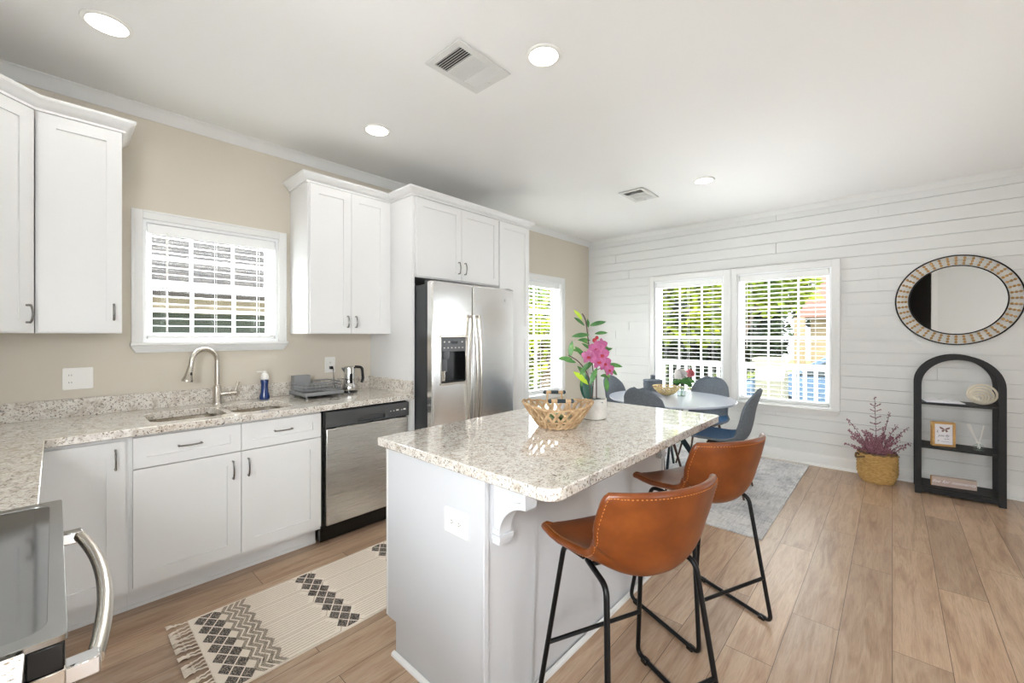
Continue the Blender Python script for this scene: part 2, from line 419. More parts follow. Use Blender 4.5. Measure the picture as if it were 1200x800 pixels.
XE, YN, ZC = 5.37, 3.3506, 2.74      # shiplap wall, kitchen wall, ceiling
XW, YS = -.68, -3.3
# ================================================================== STRUCTURE
mb = MB(); mb.box((-2.6, YS-.15, -.1), (XE+.15, YN+.15, 0)); struct('floor', mb, 'floor', smooth=0)
mb = MB(); mb.box((XW-.15, -.16, ZC), (XE+.2, YN+.2, ZC+.25)); mb.box((-2.6, YS-.15, ZC), (XE+.2, -.16, ZC+.25)); struct('ceiling', mb, 'ceiling', smooth=0)
def wall_rects(u0, u1, z0, z1, holes):
    """holes: (a,b,zlo,zhi). returns rectangles covering the rest"""
    us = sorted(set([u0, u1]+[h[0] for h in holes]+[h[1] for h in holes])); out = []
    for a, b in zip(us, us[1:]):
        hs = sorted([(h[2], h[3]) for h in holes if h[0] <= a and h[1] >= b]); z = z0
        for lo, hi in hs:
            if lo > z: out.append((a, b, z, lo))
            z = max(z, hi)
        if z < z1: out.append((a, b, z, z1))
    return out
KW = (.359, 1.113, 1.318, 2.067)          # kitchen window opening  x0 x1 z0 z1
DW2 = (3.80, 4.667, .60, 2.07)            # second window on the same wall
mb = MB()
for a, b, lo, hi in wall_rects(XW-.15, XE+.15, 0, ZC, [KW, DW2]): mb.box((a, YN, lo), (b, YN+.15, hi))
struct('wall_north', mb, 'wall', smooth=0)
FW = [(1.483, 2.335, .60, 2.068), (.46, 1.34, .60, 2.068), (-2.2, -1.35, .60, 2.068), (-3.15, -2.3, .60, 2.068)]
mb = MB()
for a, b, lo, hi in wall_rects(YS-.15, YN, 0, ZC, FW): mb.box((XE+.016, a, lo), (XE+.15, b, hi))
struct('wall_east', mb, 'shiplap', smooth=0)
mb = MB(); P0 = .119
zz = [.0]+[.24+P0*k-P0 for k in range(22)]; zz = [z for z in zz if z < ZC]+[ZC]
for i in range(len(zz)-1):
    holes = [h for h in FW if h[2] < zz[i+1] and h[3] > zz[i]]
    jt = random.choice([.95, 2.7, -.3, .1, 2.9, None])
    for a, b, lo, hi in wall_rects(YS, YN-.002, zz[i]+.002, zz[i+1]-.002, [(h[0], h[1], max(h[2], zz[i]+.002), min(h[3], zz[i+1]-.002)) for h in holes]):
        if jt and a < jt < b: mb.box((XE, a, lo), (XE+.016, jt-.0012, hi)); mb.box((XE, jt+.0012, lo), (XE+.016, b, hi))
        else: mb.box((XE, a, lo), (XE+.016, b, hi))
struct('trim_1', mb, 'shiplap', smooth=0)
# west wall behind the left run with a doorway to a dim hall, an added window opening for fill, south wall with an added opening for fill
mb = MB()
for a, b, lo, hi in wall_rects(YS, YN, 0, ZC, [(-.56, -.24, 0, ZC), (-.14, .80, 1.05, 2.1)]): mb.box((XW-.15, a, lo), (XW, b, hi))
struct('wall_west', mb, 'shiplap', smooth=0)
mb = MB(); mb.box((-2.6, -1.6, 0), (-2.5, -.16, ZC)); mb.box((-2.6, -.24, 0), (XW-.15, -.16, ZC)); mb.box((-2.6, -1.6, 0), (XW-.15, -1.5, ZC))
M['hall'] = mat('hall_paint', (112, 110, 106), .8); struct('wall_hall', mb, 'hall', smooth=0)
mb = MB()
for y in (-.64, -.24): mb.box((XW, y, 0), (XW+.018, y+.08, ZC-.001))
struct('trim_2', mb, 'white', bevel=.003)
mb = MB()
for a, b, lo, hi in wall_rects(XW-.15, XE+.15, 0, ZC, [(0, .9, 0, 2.1)]): mb.box((a, YS-.15, lo), (b, YS, hi))
struct('wall_south', mb, 'wall', smooth=0)
d1 = mesh('added_door_1', MB().box((0, YS-.12, 0), (.08, YS-.06, 2.1)).box((.82, YS-.12, 0), (.9, YS-.06, 2.1)).box((.08, YS-.12, 2.0), (.82, YS-.06, 2.1)).box((.08, YS-.12, 0), (.82, YS-.06, .16)), 'vinyl', origin=(0,0,0)); d1['kind'] = 'structure'  # invented patio door frame, added as an opening for the south fill light
# crown mouldings and baseboards
crown = [(0, ZC-.066), (.008, ZC-.066), (.014, ZC-.056), (.02, ZC-.05), (.03, ZC-.028), (.046, ZC-.014), (.05, ZC-.010), (.058, ZC-.006), (.058, ZC), (0, ZC)]
struct('trim_3', MB().sweep(crown, [(XW, YN), (XE, YN)]), 'white', smooth=50)
struct('trim_4', MB().sweep([(o*.7, ZC-(ZC-z)*.8) for o, z in crown], [(XE, YN-.058), (XE, YS)]), 'shiplap', smooth=50)
bb = [(0, 0), (.028, 0), (.028, .012), (.022, .02), (.014, .022), (.014, .105), (.009, .118), (.004, .124), (0, .124)]
struct('baseboard_east', MB().sweep(bb, [(XE, YN-.03), (XE, YS)]), 'white', smooth=50)
struct('baseboard_north', MB().sweep(bb, [(3.235, YN), (XE, YN)]), 'white', smooth=50)
struct('baseboard_west', MB().sweep(bb, [(XW, YS), (XW, -.645)]), 'white', smooth=50)

# windows: frame in local coords, x along wall, y into the wall (outward), z up.   origin at wall plane
def window(n, M4, a, b, lo, hi, cas, top_ext=None, cols=3, mull=True):
    def mk(): m_ = MB(); m_.M = M4; return m_
    m_ = mk()    # jamb liner + outer frame
    t = .018
    m_.box((a, .0, lo), (a+t, .15, hi)); m_.box((b-t, 0, lo), (b, .15, hi)); m_.box((a+t, 0, hi-t), (b-t, .15, hi)); m_.box((a+t, 0, lo), (b-t, .15, lo+t))
    fr = struct('window_%d' % n, m_, 'vinyl', smooth=0)
    a2, b2, lo2, hi2 = a+t, b-t, lo+t, hi-t; mid = (lo2+hi2)/2
    for nm, z0, z1, yy in (('upper_sash', mid-.02, hi2, .105), ('lower_sash', lo2, mid+.02, .08)):
        m_ = mk(); s = .036
        m_.box((a2, yy, z0), (a2+s, yy+.028, z1)); m_.box((b2-s, yy, z0), (b2, yy+.028, z1)); m_.box((a2+s, yy, z0), (b2-s, yy+.028, z0+s)); m_.box((a2+s, yy, z1-s), (b2-s, yy+.028, z1))
        for k in range(1, cols):
            x = a2+(b2-a2)*k/cols; m_.box((x-.009, yy+.008, z0+s), (x+.009, yy+.022, z1-s))
        zm = (z0+z1)/2; m_.box((a2+s, yy+.006, zm-.009), (b2-s, yy+.024, zm+.009))
        so = mesh(nm, m_, 'vinyl', fr, smooth=0)
        m_ = mk(); m_.box((a2+s, yy+.013, z0+s), (b2-s, yy+.017, z1-s)); mesh('pane', m_, 'glass', so, smooth=0)
    return fr
MK = frameM((0, YN, 0), (1, 0, 0), (0, -1, 0))       # kitchen wall
ME = frameM((XE, 0, 0), (0, -1, 0), (-1, 0, 0))      # east wall: local x = -world y
def casing(fr, M4, a, b, lo, hi, cw, sill=True, apron=.05, ext=.008, head=True, lw=None, rw=None):
    m_ = MB(); m_.M = M4; lw = cw if lw is None else lw; rw = cw if rw is None else rw
    for x0, x1, inner in ((a-lw, a, a), (b, b+rw, b)):
        m_.box((x0, -.018, lo), (x1, 0, hi+cw)); 
        if x1-x0 > .03:
            xo = x0 if inner == x1 else x1-.012; m_.box((xo, -.024, lo), (xo+.012, -.017, hi+cw))
    m_.box((a, -.018, hi), (b, 0, hi+cw)); m_.box((a, -.024, hi+cw-.012), (b, -.017, hi+cw))
    mesh('casing', m_, 'white', fr, bevel=.002)
    m_ = MB(); m_.M = M4; m_.box((a-lw-ext, -.045, lo-.02), (b+rw+ext, .02, lo)); mesh('sill', m_, 'white', fr, bevel=.005)
    m_ = MB(); m_.M = M4
    k = 4; x0, x1 = a-lw-ext+.004, b+rw+ext-.004
    for i in range(k):
        z1 = lo-.02-apron*i/k; z0 = lo-.02-apron*(i+1)/k; dx = .03*i/k*(apron/.05); y = -.034+.024*i/k
        m_.box((x0+dx, y, z0), (x1-dx, 0, z1))
    mesh('apron', m_, 'white', fr, bevel=.002)
w1 = window(1, MK, *KW, .06); casing(w1, MK, *KW, .052, apron=.042, ext=.006)
w2 = window(2, MK, *DW2, .07, cols=2); casing(w2, MK, *DW2, .07, apron=.05)
def eh(h): return (-h[1], -h[0], h[2], h[3])
w3 = window(3, ME, *eh(FW[0]), .07); w4 = window(4, ME, *eh(FW[1]), .07)
m_a = eh(FW[0]); m_b = eh(FW[1])
casing(w3, ME, m_a[0], m_a[1], .60, 2.068, .07, rw=(m_b[0]-m_a[1])/2-.0005, ext=0)
casing(w4, ME, m_b[0], m_b[1], .60, 2.068, .07, lw=(m_b[0]-m_a[1])/2-.0005, ext=0)
w5 = window(5, ME, *eh(FW[2]), .07); casing(w5, ME, *eh(FW[2]), .05, ext=0)
w6 = window(6, ME, *eh(FW[3]), .07); casing(w6, ME, *eh(FW[3]), .05, ext=0)
fill_window = window(7, frameM((XW, 0, 0), (0, 1, 0), (1, 0, 0)), -.14, .80, 1.05, 2.1, .06); casing(fill_window, frameM((XW, 0, 0), (0, 1, 0), (1, 0, 0)), -.14, .80, 1.05, 2.1, .05, ext=0)  # invented unseen window, added to let in the west fill light
def blind(M4, a, b, lo, hi, label, wand, tilt=-4.5, pitch=.046, ladders=3, base=None):
    a += .022; b -= .022; hi -= .02; lo += .02
    t = thing('window_blind', label, 'window blind', M4 @ Vector(((a+b)/2, .035, lo)), 0, 'white slatted window blinds')
    def mk(): m_ = MB(); m_.M = M4; return m_
    m_ = mk(); m_.box((a, .008, hi-.062), (b, .02, hi)); m_.box((a, .02, hi-.045), (b, .062, hi)); mesh('headrail', m_, 'slat', t, bevel=.002)
    m_ = mk(); z = lo+.035; zt = hi-.07
    n = int((zt-z)/pitch); ct, st = cos(R(tilt)), sin(R(tilt))
    for i in range(n+1):
        zc = z+i*(zt-z)/n; yc = .036; hw = .0255; th = .0018
        pts = []
        for k in range(5):
            s_ = -1+2*k/4; yy = s_*hw; dz = .0022*(1-s_*s_)
            pts.append((yc+yy*ct-dz*st, zc+yy*st+dz*ct))
        vs = [(x, p[0], p[1]+q) for x in (a+.004, b-.004) for q in (th, -th) for p in pts]
        fs = []
        for k in range(4): fs += [(k, k+1, 11+k, 10+k), (5+k, 15+k, 16+k, 6+k)]
        fs += [(0, 10, 15, 5), (4, 9, 19, 14), (0, 5, 6, 1), (1, 6, 7, 2), (2, 7, 8, 3), (3, 8, 9, 4), (10, 11, 16, 15), (11, 12, 17, 16), (12, 13, 18, 17), (13, 14, 19, 18)]
        m_.add(vs, fs)
    mesh('slats', m_, 'slat', t)
    m_ = mk(); m_.box((a+.002, .012, lo+.002), (b-.002, .06, lo+.022)); mesh('bottom_rail', m_, 'slat', t, bevel=.003)
    m_ = mk()
    for k in range(ladders):
        x = a+(b-a)*(.14+.72*k/(ladders-1))
        for y in (.010, .062): m_.tube([(x, y, lo+.02), (x, y, hi-.04)], .0011, 5)
    mesh('ladder_cords', m_, 'slat', t)
    if wand is not None:
        m_ = mk(); x = a+(b-a)*wand; m_.tube([(x, -.004, hi-.05), (x, -.006, hi-.05-(hi-lo)*.55 if hi-lo > 1 else lo+.05)], .004, 6); mesh('tilt_wand', m_, 'plate', t)
    return t
blind(MK, *KW, 'white slatted blind over the sink window', .13, tilt=2)
blind(MK, *DW2, 'white slatted blind on the tall window beyond the pantry cabinet', None)
blind(ME, *eh(FW[0]), 'white slatted blind on the left of the paired shiplap wall windows', None, pitch=.0475)
blind(ME, *eh(FW[1]), 'white slatted blind on the right of the paired windows, nearer the round mirror', .1, pitch=.0475)
for q in (2, 3):
    blind(ME, *eh(FW[q]), 'white slatted blind on a shiplap wall window outside the frame', None, pitch=.0475, ladders=2)

# ================================================================== CABINETS
def pull(parent, M4, c, L, vertical=True, label=None):
    """arched bar pull; c = (u, z) on the door face plane y=0 in M4 frame"""
    m_ = MB(); m_.M = M4; u, z = c; pts = []
    n = 10
    for i in range(n+1):
        s_ = -1+2*i/n; o = -.03+.012*(s_*s_)
        pts.append((u, o, z+s_*L/2*1.0) if vertical else (u+s_*L/2, o, z))
    m_.tube(pts, [.0042 if 0 < i < n else .0036 for i in range(n+1)], 8, flat=1.3)
    for s_ in (-1, 1):
        p = (u, -.018, z+s_*L*.47) if vertical else (u+s_*L*.47, -.018, z)
        m_.tube([p, (p[0], 0, p[2])], .0052, 8)
    return mesh('handle', m_, 'pull', parent, label=label)
def shaker(parent, M4, u0, u1, z0, z1, name='door', rail=.058, matn='cab', th=.02, flat=False):
    m_ = MB(); m_.M = M4
    if flat: m_.box((u0, 0, z0), (u1, th, z1))
    else:
        m_.box((u0, 0, z0), (u0+rail, th, z1)); m_.box((u1-rail, 0, z0), (u1, th, z1))
        m_.box((u0+rail, 0, z0), (u1-rail, th, z0+rail)); m_.box((u0+rail, 0, z1-rail), (u1-rail, th, z1))
        m_.box((u0+rail-.001, .009, z0+rail-.001), (u1-rail+.001, th-.001, z1-rail+.001))
    return mesh(name, m_, matn, parent, smooth=0, bevel=0)
g = .002
# --- upper left: diagonal corner cabinet and straight cabinet
Zu0, Zu1 = 1.372, 2.437
t = thing('upper_cabinet', 'white diagonal corner wall cabinet at the left edge', 'cabinet', (-.35, 3.0, Zu0), 0, 'white shaker wall cabinets')
poly = [(-.66, 3.345), (-.66, 2.735), (-.355, 2.735), (-.065, 3.025), (-.065, 3.345)]
mesh('body', MB().prism(poly, Zu0, Zu1), 'cab', t, smooth=0)
ud = Vector((1, 1, 0)).normalized(); nd = Vector((1, -1, 0)).normalized(); L = math.hypot(.29, .29)
MD = frameM(Vector((-.355, 2.735, 0))+nd*.0205, ud, nd)
d = shaker(t, MD, .022, L-.022, Zu0+.006, Zu1-.012); pull(d, MD, (L-.022-.03, 1.462), .085)
MU = frameM((0, 3.005, 0), (1, 0, 0), (0, -1, 0))
t = thing('upper_cabinet', 'narrow white wall cabinet left of the sink window', 'cabinet', (.09, 3.18, Zu0), 0, 'white shaker wall cabinets')
mesh('body', MB().box((-.062, 3.0255, Zu0), (.242, 3.348, Zu1)), 'cab', t, smooth=0)
d = shaker(t, MU, -.052, .240, Zu0+.006, Zu1-.012, rail=.058); pull(d, MU, (.209, 1.482), .085)
t = thing('upper_cabinet', 'white two-door wall cabinet right of the sink window', 'cabinet', (1.52, 3.18, Zu0), 0, 'white shaker wall cabinets')
mesh('body', MB().box((1.195, 3.0255, Zu0), (1.846, 3.348, Zu1)), 'cab', t, smooth=0)
d = shaker(t, MU, 1.205, 1.5035, Zu0+.006, Zu1-.012); pull(d, MU, (1.4735, 1.462), .085)
d = shaker(t, MU, 1.507, 1.805, Zu0+.006, Zu1-.012); pull(d, MU, (1.537, 1.462), .085)
cprof = [(0, Zu1-.002), (.012, Zu1-.002), (.012, Zu1+.010), (.02, Zu1+.014), (.03, Zu1+.03), (.048, Zu1+.044), (.052, Zu1+.05), (.052, Zu1+.06), (0, Zu1+.06)]
o = mesh('cabinet_crown', MB().sweep(cprof, [(-.655, 2.7345), (-.3546, 2.7345), (-.0646, 3.0245), (.2425, 3.0245), (.2425, 3.346)]), 'cab', smooth=50)
setp(o, 'white crown moulding on top of the wall cabinets left of the sink window', 'crown molding')
# --- fridge surround
t = thing('refrigerator_side_panel', 'tall white end panel between the countertop and the refrigerator', 'panel', (1.858, 3.02, 0))
mesh('panel', MB().box((1.848, 2.716, 0), (1.867, 3.348, Zu1)), 'cab', t, smooth=0, bevel=.001)
MF = frameM((0, 2.70, 0), (1, 0, 0), (0, -1, 0))
t = thing('over_refrigerator_cabinet', 'white two-door cabinet above the refrigerator', 'cabinet', (2.33, 3.03, 1.81))
mesh('body', MB().box((1.868, 2.7205, 1.812), (2.783, 3.348, Zu1)), 'cab', t, smooth=0)
d = shaker(t, MF, 1.872, 2.325, 1.822, Zu1-.012); pull(d, MF, (2.293, 1.925), .1)
d = shaker(t, MF, 2.329, 2.779, 1.822, Zu1-.012); pull(d, MF, (2.361, 1.925), .1)
t = thing('pantry_cabinet', 'tall narrow white pantry cabinet right of the refrigerator', 'cabinet', (3.0, 3.03, 0))
mesh('body', MB().box((2.785, 2.7205, .0), (3.223, 3.348, Zu1)), 'cab', t, smooth=0)
d = shaker(t, MF, 2.792, 3.218, 1.388, Zu1-.012); pull(d, MF, (2.82, 1.47), .1)
d = shaker(t, MF, 2.792, 3.218, .12, 1.382); pull(d, MF, (2.82, 1.30), .1)
o = mesh('cabinet_crown', MB().sweep(cprof, [(1.195, 3.346), (1.195, 3.027), (1.848, 3.027), (1.848, 2.716), (3.223, 2.716), (3.223, 3.346)]), 'cab', smooth=50)
setp(o, 'white crown moulding stepping forward over the refrigerator cabinets', 'crown molding')
# --- base cabinets
MBf = frameM((0, 2.71, 0), (1, 0, 0), (0, -1, 0))
def base_body(t, x0, x1): 
    mesh('body', MB().box((x0, 2.7305, .112), (x1, 3.345, .70)).box((x0, 2.7305, .70), (x0+.016, 3.345, .874)).box((x1-.016, 2.7305, .70), (x1, 3.345, .874)).box((x0+.016, 2.7305, .70), (x1-.016, 2.7465, .874)), 'cab', t, smooth=0)
    mesh('toe_kick', MB().box((x0, 2.805, 0), (x1, 2.83, .112)).box((x0, 2.797, 0), (x1, 2.805, .018)), 'cab', t, smooth=0)
t = thing('base_cabinet', 'white single-door base cabinet in the corner left of the sink cabinet', 'cabinet', (.09, 3.0, 0), 0, 'white shaker base cabinets')
base_body(t, -.06, .242)
d = shaker(t, MBf, -.045, .229, .136, .856, rail=.066); pull(d, MBf, (.194, .775), .095)
t = thing('base_cabinet', 'white sink base cabinet with two doors under two drawer fronts', 'cabinet', (.7, 3.0, 0), 0, 'white shaker base cabinets')
base_body(t, .2425, 1.156)
for a, b, hu in ((.256, .7085, .668), (.7115, 1.153, .743)):
    d = shaker(t, MBf, a, b, .713, .862, 'drawer', rail=.05); pull(d, MBf, ((a+b)/2-.005, .796), .1, False)
    d = shaker(t, MBf, a, b, .136, .707, rail=.066); pull(d, MBf, (hu, .615), .1)
t = thing('filler_panel', 'narrow white filler panel right of the dishwasher', 'panel', (1.83, 3.0, 0))
mesh('panel', MB().box((1.805, 2.72, 0), (1.847, 3.3, .874)), 'cab', t, smooth=0)
# left run
MLf = frameM((-.052, 0, 0), (0, 1, 0), (1, 0, 0))
t = thing('drawer_cabinet', 'white three-drawer base cabinet between the range and the corner', 'cabinet', (-.36, 2.1, 0))
mesh('body', MB().box((-.66, 1.676, .112), (-.0725, 2.72, .70)).box((-.0885, 1.676, .70), (-.0725, 2.72, .874)).box((-.66, 1.676, .70), (-.0885, 1.69, .874)), 'cab', t, smooth=0)
mesh('toe_kick', MB().box((-.17, 1.676, 0), (-.15, 2.72, .112)), 'cab', t, smooth=0)
for z0, z1 in ((.713, .862), (.43, .707), (.136, .424)):
    d = shaker(t, MLf, 1.69, 2.32, z0, z1, 'drawer', rail=.05); pull(d, MLf, (2.0, (z0+z1)/2-.02), .12, False)
t = thing('base_cabinet', 'white base cabinet under the countertop at the bottom left corner', 'cabinet', (-.36, .6, 0), 0, 'white shaker base cabinets')
mesh('body', MB().box((-.66, .30, .112), (-.0725, .905, .874)), 'cab', t, smooth=0)
mesh('toe_kick', MB().box((-.17, .30, 0), (-.15, .905, .112)), 'cab', t, smooth=0)
d = shaker(t, MLf, .31, .895, .136, .86); pull(d, MLf, (.86, .775), .1)
# --- countertop with backsplash
CT0, CT1 = .876, .914
t = thing('countertop', 'L-shaped speckled granite countertop along the sink wall', 'countertop', (.6, 3.0, CT0))
out = [(-.675, 1.674), (-.028, 1.674), (-.028, 2.686), (1.846, 2.686), (1.846, 3.349), (-.675, 3.349)]
bowlL = rrect(.335, 2.79, .672, 3.15, .07); bowlR = rrect(.705, 2.79, 1.035, 3.15, .07)
mesh('slab', MB().plate(out, [bowlL, bowlR], CT0, CT1), 'granite', t, smooth=30, bevel=.003)
mesh('backsplash', MB().box((-.675, 3.329, CT1), (1.846, 3.349, 1.012)).box((-.675, 1.674, CT1), (-.655, 3.329, 1.012)).box((1.827, 2.70, CT1), (1.8465, 3.329, 1.012)), 'granite_side', t, smooth=0, bevel=.002)
o = mesh('countertop', MB().box((-.675, .25, CT0), (-.028, .908, CT1)), 'granite', smooth=0, bevel=.003)
setp(o, 'small granite countertop corner on the near side of the range', 'countertop')
# --- sink
t = thing('kitchen_sink', 'stainless undermount double bowl sink below the window', 'sink', (.685, 2.97, .70))
m_ = MB(); m_.plate(rrect(.322, 2.776, 1.048, 3.164, .08), [rrect(.345, 2.80, .662, 3.14, .07), rrect(.715, 2.80, 1.025, 3.14, .07)], .8715, .8755)
mesh('rim', m_, 'nickel', t)
for x0, x1 in ((.345, .662), (.715, 1.025)):
    m_ = MB(); rings = []
    for sh, z in ((0, .8717), (.004, .80), (.012, .73), (.04, .712), (.10, .708)): rings.append([(p[0], p[1], z) for p in rrect(x0+sh, 2.80+sh, x1-sh, 3.14-sh, max(.02, .07-sh*.3))])
    k = len(rings[0]); vs = [p for r_ in rings for p in r_]
    fs = [(i*k+a, (i+1)*k+a, (i+1)*k+(a+1) % k, i*k+(a+1) % k) for i in range(len(rings)-1) for a in range(k)]+[tuple((len(rings)-1)*k+a for a in range(k))]
    m_.add(vs, fs); b = mesh('bowl', m_, 'nickel', t)
    mesh('drain', MB().lathe([(.001, .709), (.04, .709), (.042, .7125), (.03, .711), (.001, .711)], ((x0+x1)/2, 2.97, 0), 20), 'chrome', b)
# --- faucet
t = thing('kitchen_faucet', 'brushed nickel gooseneck faucet behind the sink', 'faucet', (.718, 3.268, CT1))
mesh('base', MB().lathe([(.028, CT1), (.028, CT1+.006), (.024, CT1+.012), (.023, CT1+.11), (.018, CT1+.122), (.001, CT1+.123)], (.718, 3.268, 0), 24), 'nickel', t)
sd = Vector((-.18, -.08)).normalized(); pts = []
bx, by = .718, 3.268; z0 = CT1+.12; rad = .08
pts = [(bx, by, z0), (bx, by, z0+.08), (bx, by, z0+.155)]
for i in range(1, 13):
    a = pi*i/13; q = rad*(1-cos(a)); pts.append((bx+sd.x*q, by+sd.y*q, z0+.155+rad*sin(a)*1.05))
q = rad*2+.004; pts += [(bx+sd.x*q, by+sd.y*q, z0+.13)]
mesh('neck', MB().tube(catmull(pts, 3), .0142, 14), 'nickel', t)
q2 = q; e0 = Vector((bx+sd.x*q2, by+sd.y*q2, z0+.135)); dn = Vector((sd.x*.25, sd.y*.25, -1)).normalized()
m_ = MB(); m_.tube([e0, e0+dn*.03, e0+dn*.06, e0+dn*.085, e0+dn*.094], [.0155, .018, .021, .030, .029], 16)
hd = mesh('spray_head', m_, 'nickel', t); 
m_ = MB(); e1 = e0+dn*.045; m_.sphere(tuple(e1+Vector((.008, -.018, 0))), .006, 8, 6, sc3=(1, 1, 1.8)); mesh('spray_button', m_, 'blackgloss', hd)
m_ = MB(); m_.tube([(bx+.02, by, CT1+.062), (bx+.105, by-.01, CT1+.066)], [.014, .0125], 14)
lv = mesh('lever_hub', m_, 'nickel', t)
mesh('lever', MB().tube([(bx+.1, by-.01, CT1+.07), (bx+.108, by-.011, CT1+.10), (bx+.118, by-.012, CT1+.135)], [.006, .007, .011], 10, flat=.6), 'nickel', lv)
# --- soap dispenser
t = thing('soap_dispenser', 'blue soap bottle with a white pump beside the faucet', 'soap dispenser', (.995, 3.26, CT1))
mesh('bottle', MB().lathe([(.03, 0), (.033, .006), (.032, .022), (.024, .05), (.022, .10), (.026, .125), (.024, .135), (.015, .138)], (.995, 3.26, CT1+.0005), 20), 'soap', t)
mesh('pump_collar', MB().lathe([(.026, .139), (.027, .148), (.02, .175), (.012, .182), (.012, .195), (.001, .198)], (.995, 3.26, CT1), 20), 'plate', t)
mesh('spout', MB().tube([(.995, 3.26, CT1+.19), (.965, 3.245, CT1+.195), (.94, 3.235, CT1+.196)], .0045, 8), 'plate', t)
# --- dish rack
rx0, rx1, ry0, ry1 = 1.155, 1.445, 2.985, 3.27
t = thing('dish_rack', 'grey wire dish rack on a tray right of the sink', 'dish rack', ((rx0+rx1)/2, (ry0+ry1)/2, CT1))
m_ = MB(); m_.plate(rrect(rx0, ry0, rx1, ry1, .02), [rrect(rx0+.008, ry0+.008, rx1-.008, ry1-.008, .015)], CT1+.018, CT1+.045); m_.plate(rrect(rx0, ry0, rx1, ry1, .02), [], CT1+.018, CT1+.024)
mesh('tray', m_, 'racktray', t, smooth=30)
m_ = MB()
for z, r_ in ((CT1+.062, .0035), (CT1+.082, .0035), (CT1+.104, .0045)):
    m_.tube([(p[0], p[1], z) for p in rrect(rx0+.006, ry0+.03, rx1-.006, ry1-.006, .03)], r_, 6, closed=True)
for i in range(9):
    x = rx0+.03+i*.028; 
    m_.tube(rounded([(x, ry0+.035, CT1+.08), (x, ry0+.05, CT1+.05), (x, ry1-.02, CT1+.05), (x, ry1-.008, CT1+.104)], .015), .002, 5)
    m_.tube(rounded([(x, ry0+.1, CT1+.052), (x, ry0+.105, CT1+.10), (x, ry0+.12, CT1+.10), (x, ry0+.125, CT1+.052)], .006), .002, 5)
for x in (rx0+.006, rx1-.006):
    for y in (ry0+.06, ry0+.13, ry0+.2): m_.tube([(x, y, CT1+.04), (x, y, CT1+.104)], .0025, 5)
mesh('wire_basket', m_, 'rack', t)
m_ = MB(); m_.plate(rrect(rx0+.012, ry1-.075, rx0+.13, ry1-.012, .008), [rrect(rx0+.015, ry1-.072, rx0+.127, ry1-.015, .006)], CT1+.05, CT1+.152); m_.box((rx0+.014, ry1-.073, CT1+.05), (rx0+.128, ry1-.014, CT1+.054))
mesh('cutlery_holder', m_, 'racktray', t, smooth=30)
for x in (rx0+.03, rx1-.03):
    for y in (ry0+.03, ry1-.03): mesh('foot', MB().lathe([(.008, 0), (.008, .018)], (x, y, CT1), 10), 'racktray', t)
mesh('mat', MB().prism([(rx0+.14, ry0+.02), (rx1-.01, ry0+.02), (rx1-.01, ry0+.09), (rx0+.14, ry0+.09)], CT1+.046, CT1+.052), 'racktray', t)
# --- kettle
kx, ky = 1.56, 3.15
t = thing('electric_kettle', 'steel electric kettle with a black handle beside the dish rack', 'kettle', (kx, ky, CT1))
mesh('power_base', MB().lathe([(.058, 0), (.06, .004), (.058, .016), (.05, .02)], (kx, ky, CT1), 28), 'blackgloss', t)
mesh('body', MB().lathe([(.052, .02), (.054, .028), (.054, .05), (.043, .075), (.041, .10), (.042, .19), (.040, .198), (.03, .205), (.001, .207)], (kx, ky, CT1), 32), 'chrome', t)
mesh('water_window', MB().lathe([(.0425, .09), (.0428, .095), (.0428, .155), (.0425, .16)], (kx, ky, CT1), 32, cap=False, sx=1, sy=1), 'blackgloss', t) if False else None
ca, sa = cos(R(-58)), sin(R(-58))
m_ = MB(); m_.box((-.012, -.0445, .075), (.012, -.036, .15)); 
for i, v in enumerate(m_.v): m_.v[i] = (kx+v[0]*.86-v[1]*(-.5)*0+(-v[1])*(-.12), ky+v[1]*.98, CT1+v[2])
mesh('water_window', m_, 'blackgloss', t)
hx, hy = .7, -.35
m_ = MB(); m_.tube(rounded([(kx+hx*.05, ky+hy*.05, CT1+.2), (kx+hx*.12, ky+hy*.12, CT1+.195), (kx+hx*.13, ky+hy*.13, CT1+.1), (kx+hx*.115, ky+hy*.115, CT1+.075)], .02), .0105, 10, flat=.8)
mesh('handle', m_, 'blackgloss', t)
m_ = MB(); m_.add([(kx-.036, ky-.02, CT1+.198), (kx-.036, ky+.02, CT1+.198), (kx-.066, ky, CT1+.196), (kx-.04, ky, CT1+.155)], [(0, 2, 1), (0, 3, 2), (1, 2, 3), (0, 1, 3)])
mesh('spout', m_, 'chrome', t, smooth=0)
o = mesh('power_cord', MB().tube(catmull([(1.497, YN-.035, 1.103), (1.505, YN-.045, 1.09), (1.51, YN-.04, 1.02), (1.515, YN-.05, .95), (1.52, YN-.1, .919), (1.55, YN-.145, .919)], 5), .003, 6), 'blackgloss')
setp(o, 'black power cord with plug running from the wall outlet to the kettle', 'cord')
